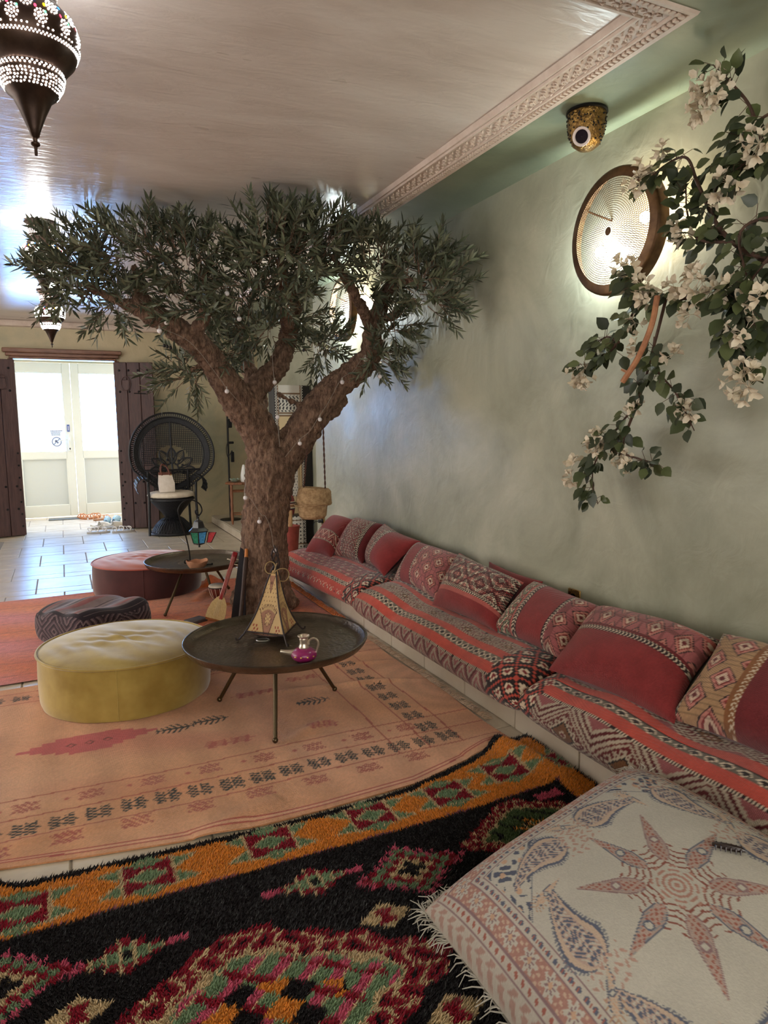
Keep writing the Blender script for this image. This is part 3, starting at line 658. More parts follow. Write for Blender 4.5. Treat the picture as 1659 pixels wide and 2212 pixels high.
# shaggy rug in the foreground
OR=lin((244,152,64)); BK=lin((34,29,31)); RD=lin((156,34,52)); GR=lin((136,160,122)); PK=lin((220,96,124)); BE=lin((226,196,152)); MV=lin((150,90,104)); OL=lin((92,108,72))
def shag_pattern(X, Y):
    C = np.zeros(X.shape+(3,)); C[:] = BK; top = ysg(X)
    wob = 0.006*np.sin(X*40)+0.006*np.sin(X*23+1)
    low = 1.875+0.02*np.clip((X-1.1)/0.4, 0, 1)
    band = (Y < top-0.028+wob*0.5) & (Y > low+wob*0.4); side = (X > 1.555+0.012*np.sin(Y*30)) & (Y < top-0.03)
    C[(np.abs(Y-low) < 0.010) & (X < 1.555)] = MV; C[(np.abs(X-1.552) < 0.012) & (Y < 1.9)] = MV
    C[band | side] = OR
    C[(Y < low-0.004) & (X <= 1.545)] = BK
    C[X > 1.664] = BK
    def tri_(a, b, flip=1): return (b > 0) & (b < 1) & (np.abs(a) < (1-b))
    def motif(cx, cy, s, rot=0):
        dx, dy = X-cx, Y-cy
        if rot: dx, dy = dy, -dx
        a, b = dx/s, dy/s; box = (np.abs(a) < 1) & (np.abs(b) < 1)
        C[box] = RD
        C[box & (np.abs(b) > 0.60) & (np.abs(a)*0.9 < (np.abs(b)-0.60)*2.6)] = GR
        C[box & (np.abs(b) > 0.94)] = BE
        C[box & (np.abs(a)*1.0+np.abs(b)*1.75 < 0.92)] = BE; C[box & (np.abs(a)*1.0+np.abs(b)*1.75 < 0.78)] = GR
        C[(np.abs(np.abs(a)-1.04) < 0.08) & (np.abs(b) < 1.05)] = BE
        sp = (np.abs(a) > 1.12) & (np.abs(a) < 2.1); e = (np.abs(a)-1.12)/0.98
        for c0 in (0.52,):
            q = sp & (np.abs(np.abs(b)-c0-0.28*e) < 0.42*(1-e)); C[q] = BE; q2 = sp & (np.abs(np.abs(b)-c0-0.28*e) < 0.42*(1-e)-0.09); C[q2] = GR
        up = (np.abs(b) > 1.0) & (np.abs(b) < 1.35) & (np.abs(a) < (1.35-np.abs(b))*1.9); C[up] = GR
    for cx, cy in ((-0.52,1.965),(-0.18,1.965),(0.150,1.978),(0.515,1.985),(0.86,1.985),(1.158,1.995),(1.43,2.045)): motif(cx, cy, 0.070)
    motif(1.63, 2.02, 0.045, 1); motif(1.63, 1.70, 0.05, 1)
    def lozA(cx, cy):
        dx, dy = np.abs(X-cx), np.abs(Y-cy); col = np.floor((X-cx)/0.034+0.5)
        hh = np.select([np.abs(col) == 0, np.abs(col) == 1, np.abs(col) == 2], [0.062,0.044,0.020], 0.0)
        hh = np.where((np.abs(col) == 3) , 0.010, hh)
        q = dy < hh; C[q & (dx < 0.12)] = RD
        C[q & (dx < 0.085) & (dy < hh*0.50)] = GR; C[(dx < 0.017) & (dy < 0.014)] = BK
        C[q & (dx < 0.09) & (np.abs(fr_((X-cx)/0.034+0.5)-0.0) < 0.26)] = BE
        C[(dx < 0.15) & (dx > 0.10) & (dy < 0.012)] = PK
    lozA(0.065,1.685); lozA(0.575,1.748); lozA(-0.42, 1.68)
    def crown(cx, cy, sx, sy):
        a, b = (X-cx)/sx, (Y-cy)/sy; q_ = 0.16; D = np.abs(np.floor(a/q_+0.5)*q_)+np.abs(np.floor(b/(q_*1.3)+0.5)*q_*1.3)*0.95
        ck = (np.floor(a/q_+0.5)+np.floor(b/(q_*1.3)+0.5)) % 2 == 0
        C[D < 1.02] = PK; C[(D < 0.84) & ck] = GR*0.9; C[(D < 0.84) & ~ck] = RD; C[D < 0.40] = BE; C[(D < 0.24)] = BK
        tooth = (D >= 0.84) & (D < 1.02) & (fr_(a/q_*1.0+0.5+b*1.2) < 0.28); C[tooth] = BK
    crown(0.852,1.680,0.175,0.110); crown(-0.20,1.700,0.165,0.11)
    def medal(cx, cy, sx, sy, big):
        a, b = (X-cx)/sx, (Y-cy)/sy; wv = 0.05*np.sin(a*26)+0.05*np.sin(b*20+a*9)
        D = np.abs(a)*0.85+np.abs(b)*0.85+wv*0.6; D = np.maximum(D, np.maximum(np.abs(a)*0.95, np.abs(b))*0.95)
        hk = fr_(a*6.5+0.3*np.sin(b*18)) ; hk2 = fr_(b*4.5+a*2)
        C[D < 1] = RD
        o_ = (D < 0.98) & (D > 0.70); C[o_ & (np.abs(hk-0.5) < 0.09)] = BE; C[o_ & (np.abs(hk2-0.5) < 0.05)] = BE; C[o_ & (np.abs(hk-0.5) > 0.42) & (np.abs(hk2-0.5) > 0.28)] = BK
        C[(D < 0.72) & (D > 0.675)] = BE
        if big:
            C[D < 0.675] = GR; q = (D < 0.66) & (fr_((a-b*0.8)*4) < 0.40); C[q] = PK; q = (D < 0.60) & (fr_((a+b*0.8)*3.3) < 0.28); C[q] = RD
            C[(D < 0.66) & (np.abs(fr_((a-b*0.8)*4)-0.42) < 0.04)] = BE
            ce = np.floor((a*5+b*3.2))+np.floor((a*5-b*3.2)); ins = D < 0.40
            C[ins & (ce % 3 == 0)] = OR; C[ins & (ce % 3 == 1)] = BK
        else:
            C[D < 0.675] = OL; q = (D < 0.62) & (np.abs(fr_((a*3+np.abs(b)*2))-0.5) < 0.10); C[q] = BK; C[D < 0.30] = OL*0.8
            C[(D < 0.28) & (fr_((a+b)*5) < 0.35)] = OR; C[(D < 0.28) & (fr_((a-b)*5) < 0.25)] = BK; C[(D < 0.2) & (fr_(a*9) < 0.2)] = BE
    medal(1.31,1.705,0.245,0.150,False); medal(0.33,1.365,0.44,0.265,True); medal(-0.55,1.30,0.3,0.2,True)
    for cx, cy in ((0.70,1.535),(-0.045,1.548),(0.715,1.195)):
        D = np.abs(X-cx)/0.075+np.abs(Y-cy)/0.05; C[D < 1] = BE; C[(np.abs(X-cx) < 0.012+0.6*np.abs(Y-cy)) & (D < 0.85) & (np.abs(Y-cy) < 0.028)] = RD
    C[(np.abs(X-1.47) < 0.05) & (np.abs(Y-1.835) < 0.02)] = PK
    return C
def shag_z(X, Y):
    z = 0.010+ridge(X, Y, 1.47,2.45,1.60,1.80,0.05,0.050)+ridge(X, Y, 1.64,2.45,1.70,1.9,0.04,0.012)
    z = z+0.030*np.exp(-((X+0.26)/0.05)**2)*np.exp(-((Y-2.10)/0.10)**2)
    return z
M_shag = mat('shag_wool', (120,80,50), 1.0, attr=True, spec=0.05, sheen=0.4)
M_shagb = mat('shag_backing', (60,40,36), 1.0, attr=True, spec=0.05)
nx, ny = 300, 180
xs = np.linspace(-1.3, 1.674, nx)[:, None]+np.zeros((1, ny)); t = np.linspace(0, 1, ny)[None, :]; Yg = 0.35*(1-t)+ysg(xs)*t+0*xs
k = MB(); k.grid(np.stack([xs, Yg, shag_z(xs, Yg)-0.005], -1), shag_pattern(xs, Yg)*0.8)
rugs = k.build('shag_rug', M_shagb, sharp=0, colors=True); tag(rugs, 'black and orange shaggy rug with red and green lozenge motifs', 'rug')
def tufts(x0, x1, y0, sp, seed):
    r_ = np.random.RandomState(seed); gx = np.arange(x0, x1, sp); gy = np.arange(y0, 2.30, sp); X, Y = np.meshgrid(gx, gy); X = X.ravel()+r_.uniform(-.5,.5,X.size)*sp; Y = Y.ravel()+r_.uniform(-.5,.5,Y.size)*sp
    q = (Y < ysg(X)) & (X < 1.672); X, Y = X[q], Y[q]
    hide = (X > 0.80) & (X < 1.9) & (Y < 1.30-0.0*X) ; X, Y = X[~hide], Y[~hide]
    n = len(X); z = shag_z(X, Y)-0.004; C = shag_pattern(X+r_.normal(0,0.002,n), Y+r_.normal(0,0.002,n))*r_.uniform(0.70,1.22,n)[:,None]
    th = r_.rand(n)*2*PI; ln = r_.uniform(0.004,0.010,n)*1.0; la = -PI/2+0.9*np.sin(X*3+Y*4)+r_.normal(0,0.7,n); h = r_.uniform(0.009,0.015,n)
    rr = sp*0.52; V = np.zeros((n, 4, 3))
    for j in range(3): V[:, j, 0] = X+rr*np.cos(th+2*PI*j/3); V[:, j, 1] = Y+rr*np.sin(th+2*PI*j/3); V[:, j, 2] = z
    V[:, 3, 0] = X+ln*np.cos(la); V[:, 3, 1] = Y+ln*np.sin(la); V[:, 3, 2] = z+h
    b = np.arange(n)*4; F = np.stack([np.stack([b, b+1, b+3], 1), np.stack([b+1, b+2, b+3], 1), np.stack([b+2, b, b+3], 1)], 1).reshape(-1, 3)
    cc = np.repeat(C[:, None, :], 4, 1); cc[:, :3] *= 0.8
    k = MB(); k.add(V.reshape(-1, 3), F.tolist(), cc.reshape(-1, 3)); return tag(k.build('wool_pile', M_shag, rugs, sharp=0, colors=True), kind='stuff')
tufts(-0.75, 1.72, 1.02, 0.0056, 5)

# ------------------------------------------------------------------ printed floor cushion
IV=lin((190,183,171)); BLU=lin((98,102,118)); TER=lin((176,132,118)); RUS=lin((164,102,90)); OCH=lin((196,160,134)); PLM=lin((142,114,116))
def paisley(C, x, y, cx, cy, s, ang, c1, c2, c3, flip=1):
    dx, dy = x-cx, (y-cy)*flip; ca, sa = math.cos(ang), math.sin(ang); a = (dx*ca+dy*sa)/s; b = (-dx*sa+dy*ca)/s
    # teardrop: round body with a curling tip
    bb = b-0.42*np.clip(-a+0.1, 0, None)**1.8*1.0
    wd = np.where(a > 0.15, np.sqrt(np.clip(0.46**2-(a-0.15)**2*0.9, 0, None)), 0.46*np.clip((a+1.05)/1.2, 0, 1)**0.9)
    d = np.abs(bb)/np.maximum(wd, 1e-4); ins = (a > -1.0) & (a < 0.62) & (d < 1.0)
    C[ins & (d > 0.86)] = c1; C[ins & (d <= 0.86) & (d > 0.62)] = c3*0.6+IV*0.4; C[ins & (d <= 0.62)] = c2*0.55+IV*0.45
    tex = np.sin(a*38+3*np.sin(b*17))*np.sin(b*36+2*np.sin(a*11)); C[ins & (d < 0.58) & (tex > 0.15)] = c1; C[ins & (d < 0.58) & (tex < -0.45)] = IV
    rim = (d > 1.02) & (d < 1.16) & (a > -0.9) & (a < 0.62); C[rim & (fr_(a*16) < 0.55)] = c1*0.8+IV*0.2
    spray = (a > 0.55) & (a < 1.05) & (np.abs(b) < 0.5) & (np.sin(a*30+2*np.sin(b*20))*np.sin(b*26) > 0.35); C[spray] = c2*0.8+IV*0.2
def drop(C, x, y, cx, cy, s, ang, c1, c2):
    dx, dy = x-cx, y-cy; ca, sa = math.cos(ang), math.sin(ang); a = (dx*ca+dy*sa)/s; b = (-dx*sa+dy*ca)/s
    wd = 0.26*np.clip((a+1.0)/1.3, 0, 1)**0.85*np.sqrt(np.clip(1-np.clip(a-0.2, 0, None)**2/0.36, 0, 1)); d = np.abs(b)/np.maximum(wd, 1e-4); ins = (a > -1) & (a < 0.8) & (d < 1)
    C[ins] = c2*0.45+IV*0.55; C[ins & (d > 0.84)] = c1; C[ins & (d > 0.60) & (d < 0.70)] = c1*0.6+IV*0.4
    tex = np.sin(a*32)*np.sin(b*44+3*a); C[ins & (d < 0.6) & (tex > 0.2)] = c2; C[ins & (np.hypot(a-0.05, b) < 0.13)] = c1; C[ins & (np.hypot(a-0.05, b) < 0.08)] = IV
    wing = (a > 0.1) & (a < 1.0) & (np.abs(b) > wd*1.06) & (np.abs(b) < 0.42-0.25*np.abs(a-0.5)) & (fr_(a*5-np.abs(b)*4) < 0.3); C[wing] = c2*0.8
def paisley_cloth(x, y):
    S = 0.88; x = x*S/x.max(); y = y*S/y.max(); C = np.zeros(x.shape+(3,)); C[:] = IV
    e = np.minimum(np.minimum(x, S-x), np.minimum(y, S-y)); along = np.where(np.minimum(x, S-x) < np.minimum(y, S-y), y, x)
    C[(e < 0.125)] = IV*0.92+TER*0.08
    for lo, hi in ((0.124,0.128),(0.100,0.103),(0.050,0.053),(0.028,0.031)): C[(e > lo) & (e < hi)] = PLM
    C[(e > 0.053) & (e < 0.100)] = RUS*0.75+IV*0.25
    fl = (e > 0.055) & (e < 0.098); ph = along/0.062
    rr = np.hypot((fr_(ph)-0.5)*0.062, e-0.0765); ag = np.arctan2(e-0.0765, (fr_(ph)-0.5)*0.062)
    C[fl & (rr < 0.019+0.005*np.cos(ag*7))] = IV; C[fl & (rr < 0.013) & (np.cos(ag*7) > 0.3)] = PLM; C[fl & (rr < 0.006)] = OCH
    C[fl & (rr > 0.024) & (np.sin(along*300)*np.sin(e*420) > 0.3)] = OCH*0.7+IV*0.3
    dd = (e > 0.105) & (e < 0.120); C[dd & (np.hypot((fr_(along/0.021)-0.5)*0.021, e-0.1125) < 0.0058)] = BLU; C[dd & (fr_(along/0.0105+0.25) < 0.22) & (np.abs(e-0.1125) < 0.004)] = RUS
    dd = (e > 0.032) & (e < 0.049); C[dd & (np.hypot((fr_(along/0.021)-0.5)*0.021, e-0.040) < 0.005)] = RUS
    q = e < 0.027; C[q & (np.sin(along*170+2*np.sin(e*200))*np.sin(e*240) > 0.1)] = RUS*0.6+IV*0.4
    for (sx, sy) in ((0,0),(1,0),(0,1),(1,1)):      # flowered corner triangles
        a = (x if sx == 0 else S-x)-0.132; b = (y if sy == 0 else S-y)-0.132; q = (a > 0) & (b > 0) & (a+b < 0.17)
        C[q & (np.sin(a*130+2*np.sin(b*90))*np.sin(b*130+2*np.sin(a*80)) > 0.22)] = BLU*0.85; C[q & (np.sin(a*100+1)*np.sin(b*100+2) > 0.72)] = OCH
        C[(a > 0) & (b > 0) & (np.abs(a+b-0.172) < 0.0025)] = BLU
    c0 = 0.5*S
    for i in range(8):
        a = i*PI/4+0.2; drop(C, x, y, c0+0.132*math.cos(a), c0+0.132*math.sin(a), 0.086, a+PI, BLU if i % 2 == 0 else PLM, RUS*0.9)
    r0 = np.hypot(x-c0, y-c0); ag = np.arctan2(y-c0, x-c0); C[(r0 < 0.045+0.010*np.cos(ag*8)) & (fr_(r0/0.012) < 0.45)] = TER
    for i in range(8):
        a = i*PI/4+0.2+PI/8; r1 = 0.268 if i % 2 else 0.30
        paisley(C, x, y, c0+r1*math.cos(a), c0+r1*math.sin(a), 0.112, a+PI*0.5+(0.3 if i % 2 else -0.4), BLU, TER, OCH, 1 if i % 2 else -1)
    for i in range(8):
        a = i*PI/4+0.2; drop(C, x, y, c0+0.285*math.cos(a), c0+0.285*math.sin(a), 0.050, a+0.7, BLU, OCH)
    C *= np.random.RandomState(3).uniform(0.93,1.05,x.shape)[...,None]
    return C
M_cot = mat('block_printed_cotton', (214,202,182), 0.9, attr=True, avar=0.07, nscale=9, bump=0.15, bscale=260, spec=0.2)
big = pillow('floor_cushion', (0.745,1.40,0.10), (0.68,0.40,0.10), (1.50,0.44,0.245), (1.545,1.515,0.235), 0.30, paisley_cloth, IV*0.9,
   'large ivory floor cushion block printed with paisleys, fringed edges', seed=5, nu=300, nv=300, material=M_cot, puff=3.2, wr=0.012, pinch=0.035)
def cush_fringe(a, b, n, seed):
    r_ = random.Random(seed); k = MB(); a, b = Vector(a), Vector(b); out = ((b-a).cross(Vector((0,0,1)))).normalized()
    c0 = Vector((1.2,1.0,0)); out = out if out.dot(a-c0) > 0 else -out
    for i in range(n):
        t_ = r_.random(); t_ = t_ if r_.random() < 0.6 else (0.12*r_.random() if r_.random() < 0.5 else 1-0.12*r_.random())
        p = a.lerp(b, t_) - out*(0.035*math.sin(PI*t_)*0.9); d = (out+Vector((r_.uniform(-.8,.8), r_.uniform(-.8,.8), r_.uniform(-.1,.5)))).normalized(); l_ = r_.uniform(0.02,0.06)
        d2 = (d+Vector((r_.uniform(-.9,.9), r_.uniform(-.9,.9), -0.7))).normalized(); q = p+d*l_*0.5; e_ = q+d2*l_*0.5; e_.z = max(e_.z, 0.015)
        k.tube([p-d*0.01, p+d*l_*0.25, q, e_], [0.0022,0.0018,0.0015,0.0009], 4, caps=False, col=IV*r_.uniform(0.8,1.05))
    return tag(k.build('fringe', M_yarn, big, sharp=0, colors=True), kind='stuff')
cush_fringe((0.745,1.40,0.10), (1.545,1.515,0.235), 130, 1); cush_fringe((1.545,1.515,0.235), (1.50,0.44,0.245), 130, 2); cush_fringe((0.745,1.40,0.10), (0.68,0.40,0.10), 150, 3)

from mathutils.bvhtree import BVHTree
_bv = BVHTree.FromPolygons([v.co+big.location for v in big.data.vertices], [tuple(p.vertices) for p in big.data.polygons])
def on_cushion(x, y): h = _bv.ray_cast(Vector((x, y, 2)), Vector((0,0,-1))); return h[0]
hc = empty('hair_claw', on_cushion(1.25,0.955), 'small dark brown hair claw lying on the paisley floor cushion', 'hair clip'); M_claw = mat('dark_tortoise', (44,30,28), 0.3)
e0 = Vector((0.60,-0.80,0)); c0_ = Vector((1.25,0.955,0))
def oc(t, h): q = c0_+e0*t; p = on_cushion(q.x, q.y); return Vector((p.x, p.y, p.z+h))
k = MB(); k.tube([oc(t, 0.007) for t in np.linspace(-0.032, 0.032, 9)], [0.004,0.006,0.007,0.0075,0.0075,0.0075,0.007,0.006,0.003], 8); k.build('spine', M_claw, hc)
for i, t in enumerate(np.linspace(-0.024, 0.024, 6)):
    for s in (-1, 1):
        k = MB(); sd = Vector((0.80,0.60,0))*s; p = oc(t, 0.008); k.tube([p, p+sd*0.008+Vector((0,0,0.001)), p+sd*0.014+Vector((0,0,-0.006))], [0.003,0.0025,0.0012], 5); k.build('tooth', M_claw, hc)

# ------------------------------------------------------------------ poufs
def velvet(name, c, c2):
    return mat(name, c, 0.75, c2, 3.5, 4, sheen=0.7, bump=0.05, bscale=120, spec=0.2)
M_yel = velvet('ochre_velvet', (178,154,82), (140,114,50)); M_rust = velvet('rust_velvet', (170,84,64), (146,66,52)); M_plumv = velvet('plum_velvet', (80,46,45), (62,36,36))
def round_pouf(name, c, R_, h, m_top, m_side, label, seed, group):
    root = empty(name, (c[0],c[1],0), label, 'pouf', group); r_ = np.random.RandomState(seed); na = 96
    th = np.linspace(0, 2*PI, na+1)[:-1]
    k = MB(); P = []
    for z, rr in ((0.010,0.985),(0.026,1.0),(h*0.3,1.008),(h*0.6,1.008),(h*0.85,1.0),(h*0.97,0.992)):
        wob = 1+0.006*np.sin(th*5+seed)+0.004*np.sin(th*11+z*9); P.append(np.stack([c[0]+R_*rr*wob*np.cos(th), c[1]+R_*rr*wob*np.sin(th), 0*th+z], -1))
    P = np.array(P); P = np.concatenate([P, P[:, :1]], 1); k.grid(P, flip=True); k.add(P[0][:-1], [tuple(range(na))[::-1]]); k.build('side_cover', m_side, root, sharp=0)
    k = MB(); P = []
    fr0 = r_.rand(6)*6
    for q in np.linspace(1, 0.02, 40):
        rr = R_*0.992*q; z = h*0.97+0.022*(1-q**6)+0.012*(1-q**2)
        X = c[0]+rr*np.cos(th); Y = c[1]+rr*np.sin(th)
        lx, ly = (X-c[0])/R_, (Y-c[1])/R_
        wr = 0.004*np.sin(lx*13+ly*17+fr0[0]+2*np.sin(ly*6))*np.exp(-((lx*0.9-ly*0.2+0.05)**2)*6)+0.005*np.exp(-((lx+ly*0.8+0.1+0.05*np.sin(lx*9))/0.05)**2)*np.clip(1-q, 0, 1)*1.4+0.003*np.sin(lx*30+ly*9+fr0[1])*np.exp(-((ly+0.1)**2)*9)
        P.append(np.stack([X, Y, z+wr*(1-q**8)], -1))
    P = np.array(P); P = np.concatenate([P, P[:, :1]], 1); k.grid(P); k.add(P[-1][:-1], [tuple(range(na))]); k.build('top_cover', m_top, root, sharp=0)
    k = MB(); k.tube([(c[0]+R_*1.0*math.cos(a), c[1]+R_*1.0*math.sin(a), h*0.975) for a in th], 0.006, 6, closed=True); k.build('piping', m_top, root)
    k = MB()
    for a in (-1.75,): k.tube([(c[0]+R_*1.008*math.cos(a), c[1]+R_*1.008*math.sin(a), z) for z in np.linspace(0.02, h*0.96, 6)], 0.0025, 5)
    k.build('seam', m_side, root)
    return root
round_pouf('round_pouf', (0.225,3.52), 0.395, 0.255, M_yel, M_yel, 'round mustard yellow velvet pouf beside the front tray table', 1, 'round velvet poufs')
round_pouf('round_pouf', (0.56,5.73), 0.41, 0.25, M_rust, M_plumv, 'round rust velvet pouf standing on the stone tiles behind the rear tray table', 2, 'round velvet poufs')

# square kilim pouf
def pouf_pattern(x, y):
    return None
root = empty('square_pouf', (0.115,4.50,0), 'square purple grey kilim pouf on the terracotta rug', 'pouf')
PURP=lin((92,74,82)); PGR=lin((140,120,120)); PDK=lin((44,36,42)); PPK=lin((142,88,88))
def sq_surface(face, n=70):
    a = np.linspace(-1, 1, n)[:, None]+np.zeros((1, n)); b = np.linspace(-1, 1, n)[None, :]+np.zeros((n, 1)); one = np.ones_like(a)
    X, Y, Z = {'top': (a, b, one), 'xp': (one, a, b), 'xn': (-one, -a, b), 'yp': (-a, one, b), 'yn': (a, -one, b)}[face]
    p = 6.0; L_ = (np.abs(X)**p+np.abs(Y)**p+np.abs(Z)**p)**(1/p); X, Y, Z = X/L_, Y/L_, Z/L_
    bulge = 1+0.08*(1-np.abs(Z)**2)
    hx, hy, hz = 0.245, 0.245, 0.115
    ang = R(33); cx, cy = 0.115, 4.50
    wx = X*hx*bulge; wy = Y*hy*bulge; wz = 0.118+Z*hz+0.012*np.sin(X*4+Y*3)*(Z > 0.6)+0.010*np.sin(Y*7)*(Z > 0.5)
    return np.stack([cx+wx*math.cos(ang)-wy*math.sin(ang), cy+wx*math.sin(ang)+wy*math.cos(ang), np.maximum(wz, 0.004)], -1), a, b
M_pouf = mat('dusky_kilim', (92,74,82), 0.95, attr=True, avar=0.15, nscale=20, weave=[(80,'X')], wdist=0.002, spec=0.1, sheen=0.3)
k = MB(); P, a, b = sq_surface('top'); C = np.zeros(a.shape+(3,)); C[:] = PGR*0.8
for i, (lo, hi, c) in enumerate(((-1,-0.78,PDK),(-0.7,-0.62,PPK),(-0.45,-0.30,PURP*0.9),(-0.2,-0.16,PDK),(0.05,0.22,PPK*0.9),(0.3,0.34,PDK),(0.5,0.68,PURP*0.8),(0.78,0.84,PPK),(0.9,1,PDK))): C[(b > lo) & (b < hi)] = c
k.grid(P, C); k.build('top_panel', M_pouf, root, sharp=0, colors=True)
for f in ('xp','xn','yp','yn'):
    k = MB(); P, a, b = sq_surface(f); C = np.zeros(a.shape+(3,)); C[:] = PURP*0.75; D = tri(a*1.1+0.5)+tri(b*0.55+0.5); C[fr_(D*3) < 0.4] = PDK; C[fr_(D*3+0.5) < 0.16] = PGR*0.75; C[b > 0.8] = PDK
    k.grid(P, C); k.build('side_panel', M_pouf, root, sharp=0, colors=True)

# ------------------------------------------------------------------ tray tables
M_bronze = mat('dark_bronze', (122,112,98), 0.30, (94,84,72), 9, 4, metal=0.85, bump=0.25, bscale=55, bdetail=2)
M_bronze_l = mat('bronze_legs', (92,78,58), 0.35, metal=0.85)
def tray_table(name, c, h, R_, feet, label, seed):
    root = empty(name, (c[0],c[1],0), label, 'table', 'round metal tray tables')
    k = MB(); pr = [(0.001,h-0.030),(R_*0.35,h-0.030),(R_*0.86,h-0.029),(R_*0.92,h-0.024),(R_*0.965,h-0.006),(R_*0.985,h),(R_,h-0.002),(R_*1.0,h-0.008),(R_*0.985,h-0.020),(R_*0.955,h-0.036),(R_*0.90,h-0.042),(0.001,h-0.042)]
    k.lathe(pr, 96, (c[0],c[1],0)); tr = k.build('tray', M_bronze, root, sharp=60)
    k = MB(); r_ = random.Random(seed)
    for ring in (0.22,0.34,0.46,0.58,0.70,0.80):
        n = int(ring*110)
        for i in range(n):
            a = 2*PI*i/n; rr = R_*ring; M_ = Matrix.Translation((c[0]+rr*math.cos(a), c[1]+rr*math.sin(a), h-0.0298)) @ Matrix.Rotation(a, 4, 'Z')
            k.box((0,0,0), (0.016,0.0025,0.0012), M=M_)
    tag(k.build('chased_marks', M_bronze, tr, smooth=False), kind='stuff')
    k = MB(); k.lathe([(0.001,h-0.060),(0.10,h-0.060),(0.12,h-0.056),(0.12,h-0.042),(0.001,h-0.042)], 32, (c[0],c[1],0)); k.build('leg_bracket', M_bronze_l, root)
    for f in feet:
        top = Vector((c[0]+(f[0]-c[0])*0.42, c[1]+(f[1]-c[1])*0.42, h-0.044)); ft = Vector((f[0], f[1], 0.020))
        k = MB(); k.tube([top, ft], [0.010,0.0085], 10); k.sphere((ft.x, ft.y, 0.0215), 0.0125, 10, 6); k.build('leg', M_bronze_l, root)
    return root
T1 = (0.823,2.95); H1 = 0.36; T2 = (0.85,5.14); H2 = 0.33
tray_table('tray_table', T1, H1, 0.408, [(0.718,2.637),(0.601,3.167),(1.134,3.052)], 'round bronze tray table on peach rug holding the leather pyramid lamp', 1)
tray_table('tray_table', T2, H2, 0.370, [(0.570,4.810),(0.955,5.075),(1.13,5.40)], 'round bronze tray table behind the tree trunk holding the hooked lantern', 2)

# ------------------------------------------------------------------ pyramid lamp of painted hide
ZT = H1-0.0295
M_hide = mat('painted_hide', (200,160,100), 0.6, attr=True, avar=0.15, nscale=12, bump=0.1, bscale=40, spec=0.3)
M_lamp_iron = mat('bound_iron', (52,40,38), 0.6, metal=0.3)
lp = empty('pyramid_lamp', (0.83,3.06,ZT), 'painted hide pyramid lamp standing on the front tray table', 'lamp')
ft = [Vector((0.674,3.044,ZT)), Vector((0.845,2.864,ZT)), Vector((0.985,3.075,ZT)), Vector((0.815,3.245,ZT))]
ctr = sum(ft, Vector())/4; apex = Vector((0.868,3.09,ZT+0.335)); HID=lin((200,166,116)); HBR=lin((84,52,40)); HRD=lin((150,106,84))
def rib(i, t):     # t 0 foot..1 apex, slightly concave
    p = ft[i].lerp(apex, t); pull = -0.10*math.sin(PI*t)*(1-t); q = ctr.copy(); q.z = p.z
    return p+(q-p)*(0.28*math.sin(PI*min(1, t*1.0))*0.9)
for i in range(4):
    j = (i+1) % 4; nu, nv = 60, 90; P = np.zeros((nu, nv, 3)); t0 = 0.115; t1 = 0.90
    for a in range(nu):
        for b in range(nv):
            t = t0+(t1-t0)*b/(nv-1); s = a/(nu-1); p = rib(i, t).lerp(rib(j, t), s); q = ctr.copy(); q.z = p.z
            p = p+(q-p)*(0.10*math.sin(PI*s)*(1-b/(nv-1)));  p.z -= 0.016*math.sin(PI*s)*(1-b/(nv-1))**6; P[a, b] = p
    s = np.linspace(-1, 1, nu)[:, None]+np.zeros((1, nv)); t = np.linspace(0, 1, nv)[None, :]+np.zeros((nu, 1)); wloc = s*(1-t*0.86)
    C = np.zeros((nu, nv, 3)); C[:] = HID; C *= (0.85+0.2*t)[...,None]
    dots = (np.hypot((fr_(wloc*5.5+np.floor(t*15)*0.5)-0.5)/5.5*1.0, (fr_(t*15)-0.5)/15*1.6) < 0.020) & (t > 0.33) & (t < 0.86); C[dots] = HBR
    fan = (t < 0.36) & (np.abs(wloc) < 0.12+t*1.25) & (np.hypot(wloc, t*2.1) < 0.78)
    C[fan] = HRD; rr = np.hypot(wloc, t*2.1); C[(np.abs(rr-0.80) < 0.035) & (np.abs(wloc) < 0.14+t*1.25)] = HID*0.8; arcs = (rr > 0.84) & (rr < 0.96) & (np.abs(wloc) < 0.16+t*1.2) & (fr_(np.arctan2(wloc, t+0.01)*7) < 0.35); C[arcs] = HBR
    edge = np.abs(np.abs(wloc)-(0.11+t*1.2)) < 0.022; C[edge & (t < 0.35)] = HBR
    fl = np.hypot(wloc/1.0, (t-0.225)*2.1); ag = np.arctan2((t-0.225)*2.1, wloc); C[(fl < 0.20*np.abs(np.cos(ag*4))+0.02) & (fl > 0.03)] = HID; C[(np.abs(fl-0.20*np.abs(np.cos(ag*4))-0.02) < 0.016)] = HBR
    up = (t > 0.62) & (t < 0.92) & (np.abs(wloc) < (t-0.62)*0.55); C[up] = HRD*1.1; C[(np.abs(np.abs(wloc)-(t-0.62)*0.55) < 0.014) & (t > 0.62)] = HBR; C[(np.hypot(wloc, (t-0.8)*2) < 0.06*np.abs(np.cos(3*np.arctan2((t-0.8)*2, wloc)))+0.012)] = HBR
    lv = (t < 0.14) & (np.abs(np.abs(wloc)-0.62) < 0.14) & (np.sin(wloc*40)*np.sin(t*70) > 0.1); C[lv] = lin((140,50,40))
    C[(t < 0.02) | (np.abs(s) > 0.965)] = HBR
    k = MB(); k.grid(P, C); k.build('hide_panel', M_hide, lp, sharp=0, colors=True)
